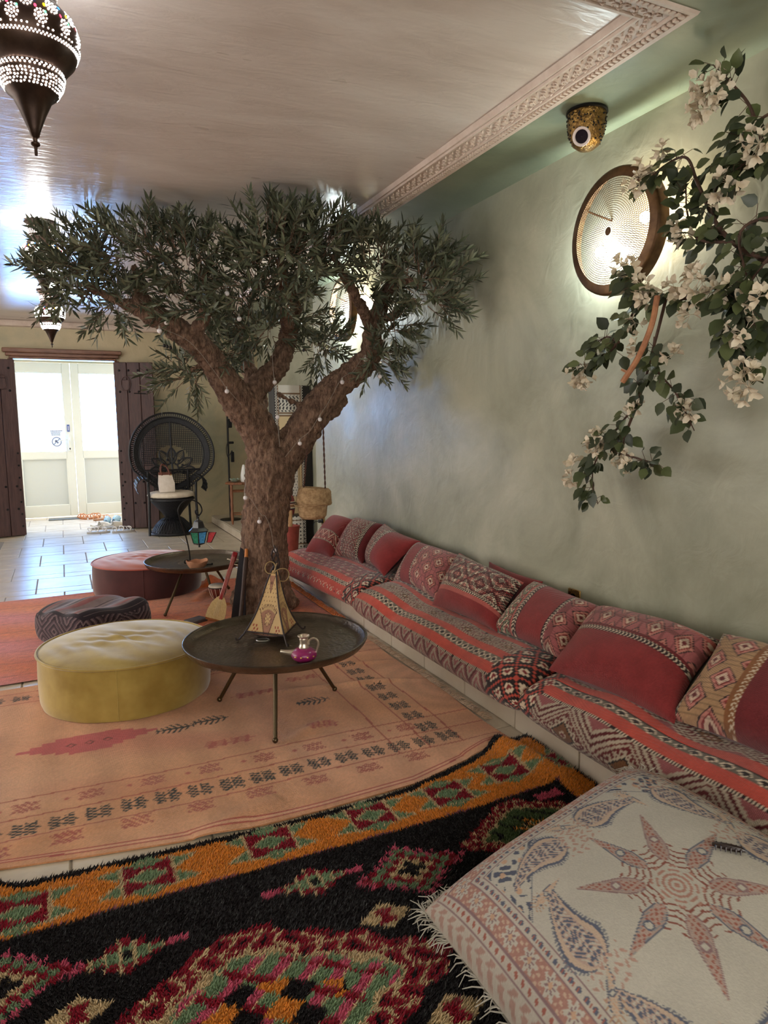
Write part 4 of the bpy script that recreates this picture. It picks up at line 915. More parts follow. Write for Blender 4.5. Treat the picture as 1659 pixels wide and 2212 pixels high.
for i in range(4):
    k = MB(); pts = [rib(i, t) for t in np.linspace(0, 0.97, 14)]; pts[0].z = ZT+0.005; k.tube(pts, 0.0042, 6)
    f = ft[i]; k.tube([f+Vector((0,0,0.005)), f+(f-ctr).normalized()*0.012+Vector((0,0,0.006)), f+(f-ctr).normalized()*0.014+Vector((0,0,0.016))], 0.004, 6); k.build('rib', M_lamp_iron, lp)
k = MB(); k.tube([rib(i, 0.115) for i in (0,1,2,3)], 0.004, 6, closed=True); k.build('base_ring', M_lamp_iron, lp)
k = MB()
for j in range(4):
    pts = [apex+Vector((0.012*math.cos(a+j*1.6)+0.004*j-0.006, 0.012*math.sin(a+j*1.6), -0.03+0.022*q)) for q, a in enumerate(np.linspace(0, 5, 6))]; k.tube(pts, [0.005,0.005,0.004,0.004,0.003,0.001], 5)
k.build('leather_tie', M_lamp_iron, lp)
M_cordg = mat('gold_cord', (150,124,82), 0.5)
k = MB(); e1 = Vector((0.908,-0.419,0))
def loop(cx, cz, rx, rz, tw, n=22): return [apex+e1*(cx+rx*math.cos(a))+Vector((0,0.0,0))+Vector((0.419,0.908,0))*(-0.022+0.012*math.sin(a*tw))+Vector((0,0,cz+rz*math.sin(a))) for a in np.linspace(0, 2*PI, n)[:-1]]
k.tube(loop(-0.022,-0.02,0.024,0.026,1), 0.0026, 6, closed=True); k.tube(loop(0.030,-0.055,0.034,0.030,2), 0.0026, 6, closed=True)
k.tube(catmull([apex+e1*0.0+Vector((0,-0.02,-0.0)), apex+e1*(-0.02)+Vector((0,-0.025,-0.05)), apex+e1*(-0.045)+Vector((0,-0.035,-0.10)), apex+e1*(-0.07)+Vector((0,-0.05,-0.16))], 5), 0.0026, 6); k.build('cord', M_cordg, lp)
k = MB(); k.tube([ctr+e1*(-0.03+0.03*math.cos(a))+Vector((-0.03,-0.075,0.004+0.0)) + Vector((0.419,0.908,0))*(0.02*math.sin(a)) for a in np.linspace(0, 2*PI, 20)[:-1]], 0.003, 6, closed=True); k.build('wire_ring', mat('steel_wire',(190,190,186),0.3,metal=0.9), lp)

# ------------------------------------------------------------------ pink oil-lamp shaped teapot
M_magenta = mat('magenta_glass', (150,28,98), 0.35, (128,20,84), 30, bump=0.05, bscale=200, coat=0.3); M_silver = mat('brushed_silver', (214,200,182), 0.3, metal=0.85); M_gold = mat('gold_paint', (206,166,88), 0.4, metal=0.6)
tp = empty('teapot', (0.855,2.655,ZT), 'small magenta teapot with silver spout on the front tray table', 'teapot'); o = Vector((0.855,2.655,ZT)); ex = Vector((0.908,-0.419,0))
k = MB(); k.lathe([(0.001,0.001),(0.030,0.001),(0.046,0.012),(0.054,0.026),(0.050,0.040),(0.036,0.052),(0.020,0.058),(0.001,0.059)], 36, o); k.build('body', M_magenta, tp, sharp=60)
k = MB(); k.lathe([(0.021,0.055),(0.022,0.062),(0.0175,0.070),(0.016,0.082),(0.019,0.092),(0.0175,0.098),(0.024,0.104),(0.0255,0.107),(0.024,0.109),(0.016,0.105),(0.013,0.098),(0.001,0.095)], 28, o); k.build('neck', M_silver, tp, sharp=60)
k = MB(); k.tube([o-ex*0.040+Vector((0,0,0.034)), o-ex*0.060+Vector((0,0,0.036)), o-ex*0.085+Vector((0,0,0.040)), o-ex*0.097+Vector((0,0,0.041))], [0.016,0.012,0.0085,0.009], 14); k.build('spout', M_silver, tp, sharp=60)
k = MB(); k.tube([o+ex*(0.020+0.0)+Vector((0,0,0.070))]+[o+ex*(0.040+0.021*math.cos(a))+Vector((0,0,0.072+0.024*math.sin(a))) for a in np.linspace(PI*0.95, -0.35, 12)]+[o+ex*0.050+Vector((0,0,0.036))], 0.0048, 8); k.build('handle', M_silver, tp)
k = MB()
for a in (-2.6,-2.1,-1.6,-1.1): k.sphere(o+Vector((0.0525*math.cos(a), 0.0525*math.sin(a), 0.030)), 0.005, 6, 4, (1,1,0.7))
k.build('gold_dots', M_gold, tp)

# ------------------------------------------------------------------ hooked lantern, clay bowl on rear tray
Z2 = H2-0.0295
hs = empty('lantern_stand', (0.80,4.995,Z2), 'black iron shepherd hook stand on the rear tray table', 'stand')
k = MB(); B0 = Vector((0.78,4.995,Z2+0.006))
hook = [B0, (0.775,4.995,0.42), (0.752,4.995,0.545), (0.715,4.995,0.680), (0.722,4.995,0.735), (0.760,4.995,0.772), (0.815,4.995,0.776), (0.862,4.995,0.745), (0.876,4.995,0.700), (0.858,4.995,0.668), (0.838,4.995,0.672), (0.830,4.995,0.695), (0.842,4.995,0.708)]
k.tube(catmull(hook, 6), 0.0048, 8); k.build('hook_rod', M_iron, hs)
k = MB(); k.tube([B0+Vector((-0.030+0.026*math.cos(a)*(1-0.08*q), 0, 0.026+0.024*math.sin(a)*(1-0.08*q))) for q, a in enumerate(np.linspace(0, 5.2, 14))], 0.0045, 8); k.build('scroll_foot', M_iron, hs)
k = MB(); k.tube([B0, (0.88,4.995,Z2+0.006), (0.93,4.985,Z2+0.006)], 0.005, 8); k.sphere((0.93,4.985,Z2+0.008), 0.008, 8, 6); k.build('foot_bar', M_iron, hs)
ln = empty('hanging_lantern', (0.848,4.995,0.44), 'small black lantern with coloured glass panes and open red door hanging from the hook', 'lantern')
lx, ly = 0.848, 4.995
k = MB(); k.tube([(lx+0.010*math.cos(a), ly, 0.662+0.010*math.sin(a)) for a in np.linspace(0, 2*PI, 12)[:-1]], 0.0022, 5, closed=True); k.tube([(lx,ly,0.655),(lx,ly,0.640)], 0.007, 8); k.build('hanging_ring', M_iron, ln)
M_bl = mat('black_enamel', (30,32,34), 0.25, spec=0.6)
k = MB(); k.lathe([(0.008,0.642),(0.012,0.632),(0.034,0.622),(0.042,0.600),(0.048,0.580),(0.066,0.562),(0.076,0.556),(0.074,0.550),(0.001,0.550)], 6, (lx,ly,0), a0=0.3, a1=0.3+2*PI); k.build('roof', M_bl, ln, sharp=20)
k = MB(); k.lathe([(0.001,0.448),(0.012,0.452),(0.030,0.458),(0.044,0.462),(0.044,0.470),(0.001,0.470)], 6, (lx,ly,0), a0=0.3, a1=0.3+2*PI); k.sphere((lx,ly,0.442), 0.008, 8, 6); k.build('base', M_bl, ln, sharp=20)
gl = [(20,70,56),(46,140,210),(150,40,52),(30,96,74),(70,140,190),(28,84,64)]
for i in range(6):
    a0 = 0.3+i*PI/3; a1 = a0+PI/3; t0, t1 = 0.064, 0.043
    A = Vector((lx+t1*math.cos(a0), ly+t1*math.sin(a0), 0.470)); B = Vector((lx+t1*math.cos(a1), ly+t1*math.sin(a1), 0.470)); Cc = Vector((lx+t0*math.cos(a1), ly+t0*math.sin(a1), 0.551)); D = Vector((lx+t0*math.cos(a0), ly+t0*math.sin(a0), 0.551))
    k = MB(); k.tube([A, D], 0.0042, 5); k.build('post', M_bl, ln)
    if i != 5:
        M_ = mat('coloured_glass', gl[i], 0.25, tuple(min(255, int(c*1.35)) for c in gl[i]), 60, bump=0.3, bscale=90, spec=0.6)
        n = (B-A).cross(D-A).normalized()*0.002; k = MB(); k.add([A, B, Cc, D]+[p+n for p in (A,B,Cc,D)], [(3,2,1,0),(4,5,6,7),(0,1,5,4),(1,2,6,5),(2,3,7,6),(3,0,4,7)]); k.build('glass_pane', M_, ln, smooth=False)
hx = Vector((lx+0.058,ly-0.035,0.51)); dx = Vector((0.85,-0.45,0)); dz = Vector((0.25,-0.1,0.95)).normalized(); k = MB(); q = [hx-dz*0.040+dx*0.000, hx-dz*0.040+dx*0.034, hx+dz*0.036+dx*0.052, hx+dz*0.036+dx*-0.004]
dr = MB(); dr.tube(q, 0.004, 5, closed=True); dro = dr.build('door', M_bl, ln)
n = (q[1]-q[0]).cross(q[3]-q[0]).normalized()*0.002; k.add(q+[p+n for p in q], [(3,2,1,0),(4,5,6,7),(0,1,5,4),(1,2,6,5),(2,3,7,6),(3,0,4,7)]); k.build('red_pane', mat('red_glass', (196,60,64), 0.25, (160,36,46), 60, bump=0.3, bscale=90), dro, smooth=False)
M_clay = mat('raw_clay', (176,124,92), 0.85, (150,102,74), 20, bump=0.3, bscale=50)
k = MB(); na = 40; P = []
for (r_, z) in ((0.001,0.002),(0.045,0.002),(0.058,0.016),(0.070,0.038),(0.076,0.056),(0.071,0.058),(0.062,0.040),(0.048,0.016),(0.001,0.012)):
    P.append([(0.81+r_*(1+0.05*math.sin(3*a+1))*math.cos(a), 4.900+r_*math.sin(a), Z2+z*(1+(0.07*math.sin(a*5)+0.08*math.sin(a*2+1))*(z > 0.05))) for a in np.linspace(0, 2*PI, na+1)])
k.grid(np.array(P), flip=True); tag(k.build('clay_bowl', M_clay, sharp=60), 'rough hand-pinched clay bowl on the rear tray table', 'bowl')

# ------------------------------------------------------------------ drum, red-necked lute, slate box
M_dwood = mat('red_drum_wood', (110,44,34), 0.4, (84,32,26), 10, stretch=(5,5,1)); M_skin = mat('drum_skin', (220,208,188), 0.7, (204,190,166), 20)
dm = empty('hand_drum', (0.955,4.935,0.008), 'small red wooden goblet drum with pale skin beside the lute', 'drum'); dc = (0.955,4.935,0.009)
k = MB(); k.lathe([(0.030,0.0),(0.034,0.004),(0.026,0.03),(0.030,0.05),(0.048,0.08),(0.062,0.12),(0.064,0.145),(0.060,0.15)], 28, dc); k.build('shell', M_dwood, dm, sharp=60)
k = MB(); k.lathe([(0.001,0.158),(0.055,0.157),(0.064,0.152),(0.066,0.144),(0.063,0.140)], 28, dc); k.build('drum_head', M_skin, dm, sharp=60)
k = MB(); k.tube([(dc[0]+0.066*math.cos(a), dc[1]+0.066*math.sin(a), dc[2]+0.140) for a in np.linspace(0, 2*PI, 28)[:-1]], 0.003, 6, closed=True); k.build('hoop', M_iron, dm)
for i in range(12):
    a = i*PI/6; k = MB(); k.tube([(dc[0]+0.066*math.cos(a), dc[1]+0.066*math.sin(a), dc[2]+0.14), (dc[0]+0.055*math.cos(a+.1), dc[1]+0.055*math.sin(a+.1), dc[2]+0.09), (dc[0]+0.035*math.cos(a), dc[1]+0.035*math.sin(a), dc[2]+0.056)], 0.0018, 5); k.build('tension_cord', M_skin, dm)
M_redl = mat('red_lacquer', (150,30,34), 0.3, (120,22,28), 14, stretch=(3,3,1)); M_pale = mat('pale_lute_wood', (206,178,126), 0.5, (188,158,106), 14, stretch=(8,8,1))
lt = empty('lute', (0.84,4.50,0.008), 'small lute with red neck and pale wooden body leaning on the tree trunk', 'lute')
b0 = Vector((0.835,4.475,0.040)); tpn = Vector((1.066,4.745,0.466)); ax = (tpn-b0).normalized(); sd = ax.cross(Vector((0.42,0.9,0.3))).normalized(); nr = sd.cross(ax).normalized(); nr = nr if nr.y < 0 else -nr
Ml = frame(b0, sd, ax)
if (Ml.col[2].xyz).y > 0: Ml = frame(b0, -sd, ax)
prof_l = [(0.058,0.0),(0.062,0.02),(0.060,0.06),(0.050,0.11),(0.030,0.145),(0.018,0.16)]
k = MB(); poly = [(-w_, y_) for w_, y_ in prof_l]+[(w_, y_) for w_, y_ in prof_l[::-1]]; k.prism(poly, -0.03, 0.012, M=Ml); k.build('body', M_pale, lt, smooth=False)
k = MB(); k.bbox((0,0.31,0.006), (0.028,0.34,0.024), 0.006, M=Ml); k.bbox((0,0.47,0.0), (0.036,0.07,0.022), 0.005, M=Ml); k.build('neck', M_redl, lt)
for i, (sx_, y_) in enumerate(((1,0.455),(-1,0.44),(1,0.415),(1,0.385))):
    k = MB(); k.tube([Ml @ Vector((0.012*sx_,y_,0.0)), Ml @ Vector((0.034*sx_,y_,0.002))], [0.003,0.004], 6); k.sphere(Ml @ Vector((0.037*sx_,y_,0.002)), 0.0065, 6, 5, (1,1,0.7)); k.build('tuning_peg', M_skin, lt)
for xo in (-0.007,0,0.007):
    k = MB(); k.tube([Ml @ Vector((xo*1.6,0.02,0.016)), Ml @ Vector((xo,0.46,0.020))], 0.0008, 4); k.build('string', M_skin, lt)
k = MB(); k.bbox((0.735,4.585,0.020), (0.13,0.09,0.022), 0.004, M=Matrix.Translation((0.735,4.585,0)) @ Matrix.Rotation(0.5,4,'Z') @ Matrix.Translation((-0.735,-4.585,0))); tag(k.build('slate_box', mat('slate', (110,106,108), 0.5, (84,80,84), 20)), 'flat grey slate box on the rug behind the yellow pouf', 'box')
# dark case and wooden staff leaning on the trunk
k = MB(); Mb = frame((0.998,4.545,0.012), (0.70,-0.30,0.0), (0.128,0.132,0.45)); k.prism([(-0.035,0),(0.06,0),(0.05,0.28),(0.028,0.47),(0.010,0.48)], -0.012, 0.012, M=Mb); tag(k.build('instrument_case', mat('black_cloth', (30,28,34), 0.85), smooth=False), 'narrow black cloth case leaning against the tree trunk', 'case')
st = empty('staff', (1.00,4.42,0.01), 'dark wooden staff with an orange tip leaning on the trunk', 'staff')
s0 = Vector((0.985,4.40,0.014)); s1 = Vector((1.096,4.632,0.40)); s2 = Vector((1.107,4.659,0.455)); k = MB(); k.tube([s0, s0.lerp(s1,0.5), s0.lerp(s1,0.85), s1], [0.014,0.013,0.017,0.015], 10); k.build('shaft', mat('dark_turned_wood',(62,40,32),0.5,(44,28,24),12,stretch=(4,4,1)), st)
k = MB(); k.tube([s1, s1.lerp(s2,0.5), s2], [0.013,0.012,0.011], 10); k.build('tip', mat('orange_wood',(186,112,50),0.5), st)

# ------------------------------------------------------------------ olive tree
def bake(o, name, parent, material):
    dg = bpy.context.evaluated_depsgraph_get(); me = bpy.data.meshes.new_from_object(o.evaluated_get(dg)); bpy.data.objects.remove(o)
    me.materials.clear(); me.materials.append(material); me.polygons.foreach_set('use_smooth', [True]*len(me.polygons)); return me
M_bark = mat('olive_bark', (156,126,106), 0.9, (82,62,52), 16, 8, nlo=0.32, nhi=0.68, stretch=(2.4,2.4,0.9), bump=1.0, bscale=34, bdetail=7, bdist=0.03, spec=0.2)
tree = empty('olive_tree', (1.24,4.74,0), 'tall olive tree with forked trunk and dense grey green canopy', 'tree')
K = MB()
def limb(pts, rad, n=12):
    P = catmull(pts, 5); q = np.linspace(0, 1, len(P)); r_ = np.interp(q, np.linspace(0, 1, len(rad)), rad); K.tube(P, list(r_), n)
limb([(1.235,4.74,0.005),(1.24,4.74,0.10),(1.243,4.74,0.217),(1.262,4.75,0.547),(1.292,4.76,0.774),(1.325,4.76,1.001),(1.35,4.76,1.13)], [0.225,0.195,0.175,0.155,0.160,0.175,0.15])
for a, l_ in ((2.6,0.20),(3.6,0.22),(4.6,0.21),(5.6,0.22),(0.4,0.2),(1.5,0.18)):
    d = Vector((math.cos(a), math.sin(a), 0)); limb([Vector((1.24,4.74,0.28))+d*0.06, Vector((1.238,4.74,0.12))+d*0.14, Vector((1.235,4.74,0.035))+d*(l_+0.03)], [0.11,0.08,0.035], 8)
limb([(1.31,4.76,1.03),(1.243,4.74,1.26),(1.126,4.7,1.417),(1.011,4.65,1.567),(0.903,4.6,1.724),(0.782,4.55,1.83),(0.6,4.5,1.94),(0.494,4.5,1.975)], [0.13,0.125,0.12,0.095,0.08,0.075,0.068,0.055])
limb([(0.52,4.5,1.965),(0.482,4.5,2.05),(0.478,4.5,2.13),(0.448,4.45,2.24)], [0.055,0.05,0.035,0.015])
limb([(0.6,4.5,1.94),(0.444,4.5,2.0),(0.30,4.55,2.07),(0.15,4.5,2.12)], [0.05,0.035,0.025,0.012])
limb([(1.126,4.7,1.40),(1.255,4.75,1.576),(1.40,4.8,1.70),(1.484,4.8,1.902),(1.507,4.75,2.116),(1.45,4.6,2.302)], [0.08,0.078,0.075,0.062,0.05,0.02])
limb([(1.20,4.74,1.35),(1.26,4.85,1.50),(1.22,4.95,1.75),(1.15,4.95,1.95)], [0.09,0.07,0.05,0.02])
limb([(1.36,4.76,1.02),(1.501,4.72,1.193),(1.618,4.65,1.385),(1.74,4.6,1.543),(1.875,4.5,1.666),(1.946,4.42,1.765),(1.933,4.35,1.9),(1.945,4.28,2.041),(1.975,4.2,2.149),(1.93,4.0,2.25)], [0.14,0.125,0.115,0.095,0.085,0.075,0.062,0.05,0.035,0.015])
limb([(1.945,4.29,1.97),(2.01,4.2,2.0),(2.04,4.02,2.07)], [0.03,0.025,0.012], 8)
limb([(1.64,4.65,1.385),(1.75,4.67,1.41),(1.845,4.69,1.485)], [0.075,0.068,0.048], 10)
limb([(1.935,4.42,1.70),(2.00,4.42,1.683)], [0.035,0.03], 8)
limb([(1.54,4.66,1.417),(1.435,4.70,1.475),(1.384,4.75,1.514)], [0.018,0.014,0.012], 8)
limb([(0.78,4.55,1.84),(0.85,4.4,2.0),(0.80,4.25,2.2)], [0.05,0.035,0.015], 8); limb([(1.49,4.8,1.92),(1.35,4.4,2.1),(1.2,4.0,2.25)], [0.05,0.035,0.015], 8); limb([(1.93,4.34,1.92),(1.7,4.1,2.1),(1.5,3.95,2.28)], [0.04,0.03,0.012], 8)
limb([(1.96,4.15,2.15),(1.88,3.8,2.14),(1.88,3.5,2.06)], [0.03,0.022,0.010], 8); limb([(0.90,4.62,1.70),(0.80,4.60,1.66),(0.72,4.56,1.62)], [0.02,0.014,0.008], 8)
tmp = link('tmp', K.mesh('tmp', M_bark, (1.24,4.74,0)))
m_ = tmp.modifiers.new('r', 'REMESH'); m_.mode = 'VOXEL'; m_.voxel_size = 0.0085
sm = tmp.modifiers.new('s', 'SMOOTH'); sm.factor = 0.5; sm.iterations = 3
tx = bpy.data.textures.new('bark_relief', 'CLOUDS'); tx.noise_scale = 0.045; tx.noise_depth = 3
dp = tmp.modifiers.new('d', 'DISPLACE'); dp.texture = tx; dp.strength = 0.034; dp.mid_level = 0.5; dp.texture_coords = 'LOCAL'
tx2 = bpy.data.textures.new('bark_flakes', 'VORONOI'); tx2.noise_scale = 0.030
dp2 = tmp.modifiers.new('d2', 'DISPLACE'); dp2.texture = tx2; dp2.strength = 0.016; dp2.mid_level = 0.4; dp2.texture_coords = 'LOCAL'
me = bake(tmp, 'trunk', tree, M_bark); trunk = link('trunk', me, tree)

LV = np.array([(0,0,0),(-0.5,0.30,0.10),(-0.42,0.68,0.10),(0,1,-0.04),(0.42,0.68,0.10),(0.5,0.30,0.10),(0,0.32,0),(0,0.68,0)])
LF = [(0,5,6),(0,6,1),(5,4,7,6),(1,6,7,2),(4,3,7),(2,7,3)]
CL = [(0.178,4.500,2.256,0.294,0.174),(0.466,4.300,2.290,0.341,0.185),(0.290,4.500,2.030,0.299,0.122),(0.704,4.200,2.245,0.290,0.205),(0.038,4.500,2.142,0.159,0.159),(0.780,4.400,2.045,0.280,0.168),
 (1.110,3.800,2.290,0.276,0.180),(1.400,3.850,2.300,0.262,0.190),(1.103,4.100,2.149,0.324,0.216),(1.340,4.200,2.225,0.250,0.141),(1.779,3.700,2.215,0.240,0.171),(1.860,3.450,2.088,0.190,0.202),(1.900,3.400,1.985,0.126,0.139),
 (1.281,4.800,1.955,0.286,0.191),(1.751,4.800,1.850,0.270,0.130),(1.960,4.300,1.776,0.150,0.139),(0.732,4.550,1.643,0.131,0.145),(1.516,4.700,2.047,0.16,0.143),(1.070,4.700,2.022,0.245,0.183),(1.873,4.100,2.152,0.165,0.145),(1.587,4.000,2.274,0.166,0.110),(1.96,4.000,1.921,0.120,0.117),(1.000,4.700,1.780,0.153,0.122)]
rr = random.Random(11); leaves = []; TW_ = MB()
camp = Vector((0,0,1.3)); tc_ = Vector((1.2,4.5,1.9))
for (cx, cy, cz, rx, rz) in CL:
    ry = max(0.16, rx*0.9); n = int(50*(rx*rz)/0.055)+6; c = Vector((cx, cy, cz))
    for i in range(n):
        while True:
            d = Vector((rr.uniform(-1,1), rr.uniform(-1,1), rr.uniform(-1,1)))
            if 0.25 < d.length < 1: break
        p = c+Vector((d.x*rx*0.8, d.y*ry*0.8, d.z*rz*0.75)); out = (d*0.9+(p-tc_).normalized()*0.4+Vector((0,0,0.30))+Vector((rr.uniform(-.4,.4), rr.uniform(-.4,.4), rr.uniform(-.3,.3)))).normalized()
        ln_ = rr.uniform(0.11,0.20); e = p+out*ln_+Vector((0,0,-0.02))
        if e.z > 2.495: e.z = 2.495-rr.random()*0.03; 
        if p.z > 2.47: p.z = 2.47
        if e.x > 2.09: e.x = 2.09
        if p.x > 2.06: p.x = 2.06
        mid = p.lerp(e, 0.5)+Vector((0,0,0.012)); TW_.tube([p-out*0.05, p, mid, e], [0.003,0.0025,0.002,0.001], 3, caps=False)
        nl = int(ln_/0.0165); side = out.orthogonal().normalized(); ph = rr.random()*6
        for j in range(nl):
            t = (j+0.5)/nl; b = p.lerp(mid, t*2) if t < 0.5 else mid.lerp(e, t*2-1); a = ph+j*PI/2
            for s in (0, PI):
                if rr.random() < 0.07: continue
                sd = (Matrix.Rotation(a+s, 3, out) @ side); ld = (out*rr.uniform(0.55,1.1)+sd*rr.uniform(0.5,0.9)+Vector((0,0,rr.uniform(-.25,.15)))).normalized()
                nn = (sd.cross(ld).cross(ld)+Vector((rr.uniform(-.5,.5), rr.uniform(-.5,.5), rr.uniform(-.2,.6)))); leaves.append((b.copy(), ld, nn, rr.uniform(0.052,0.084), rr.random()))
        leaves.append((e.copy(), out, Vector((rr.uniform(-1,1), rr.uniform(-1,1), 1)), rr.uniform(0.05,0.07), rr.random()))
tag(TW_.build('twigs', M_bark, tree), kind='stuff')
def leaf_mat(b, ld, nn, l_, wf=0.20):
    y = ld.normalized(); x = y.cross(nn);  x = x.normalized() if x.length > 1e-4 else y.orthogonal().normalized(); z = x.cross(y)
    M = Matrix.Identity(4)
    for i in range(3): M[i][0] = x[i]*l_*wf; M[i][1] = y[i]*l_; M[i][2] = z[i]*l_*wf; M[i][3] = b[i]
    return M
OLV = [lin((92,97,74)), lin((68,75,56)), lin((114,116,92)), lin((80,84,68))]
M_leaf = mat('olive_leaf', (70,78,55), 0.5, attr=True, spec=0.4)
lm = []
for i, c in enumerate(OLV): k = MB(); k.add(LV, LF, c); lm.append(k.mesh('olive_leaf', M_leaf, sharp=0, colors=True))
leaves = [q for q in leaves if not (math.hypot(q[0].x+0.035, q[0].y-4.9) < 0.21 and q[0].z > 1.98)]
leaves.sort(key=lambda q: (q[0]-camp).length)
for q in leaves[:300]: piece('leaf', lm[int(q[4]*4)], tree, leaf_mat(*q[:4]))
def stuff_leaves(name, lst, parent, pal, material, wf, V, F):
    n = len(lst); A = np.zeros((n, 4, 4)); 
    for i, q in enumerate(lst): A[i] = np.array(leaf_mat(*q[:4], wf))
    Vh = np.c_[V, np.ones(len(V))]; P = np.einsum('nij,vj->nvi', A, Vh)[..., :3].reshape(-1, 3)
    r_ = np.random.RandomState(3); ci = np.array(pal)[[int(q[4]*len(pal)) for q in lst]]*r_.uniform(0.8,1.15,n)[:,None]; C = np.repeat(ci, len(V), 0)
    Fs = [tuple(j+i*len(V) for j in f) for i in range(n) for f in F]; k = MB(); k.add(P, Fs, C); return tag(k.build(name, material, parent, sharp=0, colors=True), kind='stuff')
stuff_leaves('foliage', leaves[300:], tree, OLV, M_leaf, 0.20, LV, LF)
M_olive = mat('black_olive', (30,28,30), 0.3)
for p in ((0.615,4.45,1.775),(0.635,4.45,1.768),(1.53,4.6,1.80),(2.03,4.2,1.77),(0.60,4.46,1.78)):
    k = MB(); k.sphere(p, 0.011, 8, 6, (0.85,0.85,1.1)); k.build('olive', M_olive, tree)

# string of small white globe bulbs wound through the branches
sl = empty('string_lights', (1.24,4.5,0.45), 'string of white globe bulbs wound around trunk and branches', 'string lights')
M_bulb = mat('milky_bulb', (232,226,228), 0.3); M_cordw = mat('clear_cord', (150,142,130), 0.4)
strands = [[(0.47,4.40,2.02),(0.607,4.37,1.925),(0.565,4.37,1.88),(0.75,4.42,1.80),(0.93,4.50,1.60),(0.971,4.48,1.535),(1.08,4.55,1.43)],
 [(1.30,4.60,1.95),(1.310,4.60,1.75),(1.317,4.60,1.60),(1.325,4.60,1.45),(1.33,4.60,1.37),(1.345,4.60,1.15)],
 [(1.969,4.33,1.64),(1.88,4.34,1.75),(1.80,4.38,1.65),(1.731,4.42,1.60),(1.66,4.48,1.45),(1.598,4.50,1.355),(1.53,4.52,1.25),(1.463,4.54,1.195),(1.37,4.57,1.08)],
 [(1.10,4.60,1.02),(1.09,4.55,0.92),(1.079,4.54,0.845),(1.13,4.56,0.80),(1.19,4.56,0.70),(1.22,4.56,0.685),(1.25,4.55,0.60),(1.266,4.545,0.475)],
 [(0.70,4.15,2.18),(0.82,4.17,2.12),(0.925,4.17,2.08),(0.96,4.2,2.00),(1.011,4.25,1.955)]]
k = MB()
for s in strands: k.tube(catmull(s, 6), 0.0014, 5)
k.build('cord', M_cordw, sl)
for p in ((0.607,4.37,1.905),(0.565,4.37,1.855),(0.971,4.47,1.512),(1.317,4.585,1.58),(1.33,4.585,1.35),(1.463,4.525,1.172),(1.598,4.49,1.332),(1.731,4.405,1.578),(1.87,4.33,1.725),(1.969,4.32,1.615),(1.079,4.525,0.822),(1.172,4.54,0.655),(1.268,4.53,0.452),(0.925,4.16,2.058),(1.011,4.24,1.93)):
    k = MB(); k.sphere(p, 0.0145, 12, 8); b = k.build('bulb', M_bulb, sl)
    k = MB(); k.tube([(p[0],p[1],p[2]+0.012),(p[0],p[1],p[2]+0.030)], 0.005, 8); k.build('socket', M_cordw, b)

# straw basket hung from the right limb
M_straw = mat('straw', (192,160,120), 0.85, (150,118,82), 40, 3, bump=0.6, bscale=120); M_rope = mat('brown_rope', (96,64,52), 0.9, (60,40,36), 60)
bc = Vector((1.57,4.60,0.640)); bk = empty('straw_basket', bc, 'woven straw basket with folded rim hanging from the olive tree', 'basket')
def coil_wall(r0, r1, z0, z1, n, th=0.008, sx=1.0):
    pr = []
    for i in range(n):
        t = i/(n-1); r_ = r0+(r1-r0)*t; z = z0+(z1-z0)*t
        pr += [(r_-0.002, z-(z1-z0)/n*0.5), (r_+0.003, z)]
    return pr
k = MB(); pr = [(0.001,0.0),(0.05,0.0),(0.078,0.006),(0.088,0.018)]+coil_wall(0.092,0.106,0.026,0.135,10); k.lathe(pr, 40, bc, sx=1.04, sy=0.95); k.build('lower_body', M_straw, bk, sharp=0)
k = MB(); pr = [(0.108,0.105),(0.121,0.112)]+coil_wall(0.122,0.112,0.122,0.195,8)+[(0.106,0.212),(0.094,0.222),(0.088,0.220),(0.090,0.20),(0.098,0.15),(0.10,0.12)]; k.lathe(pr, 40, bc, M=Matrix.Rotation(R(5),4,'Y'), sx=1.04, sy=0.95); k.build('folded_rim', M_straw, bk, sharp=0)
k = MB(); k.tube([bc+Vector((0.125*math.cos(a), 0.116*math.sin(a), 0.110+0.009*math.cos(a))) for a in np.linspace(0, 2*PI, 60)[:-1]], [0.0045+0.0015*(i % 2) for i in range(59)], 6, closed=True); k.build('braided_edge', M_straw, bk)
for a, b in ((Vector((1.655,4.57,0.855)), Vector((1.645,4.56,1.295))), (Vector((1.497,4.57,0.855)), Vector((1.53,4.57,1.135)))):
    k = MB(); P = [a.lerp(b, t) for t in np.linspace(0, 1, 40)]; side = Vector((0.9,-0.4,0))
    for ph in (0, PI): k.tube([p+side*0.0035*math.cos(i*0.9+ph)+Vector((0,1,0))*0.0035*math.sin(i*0.9+ph) for i, p in enumerate(P)], 0.0036, 5)
    k.build('rope', M_rope, bk)

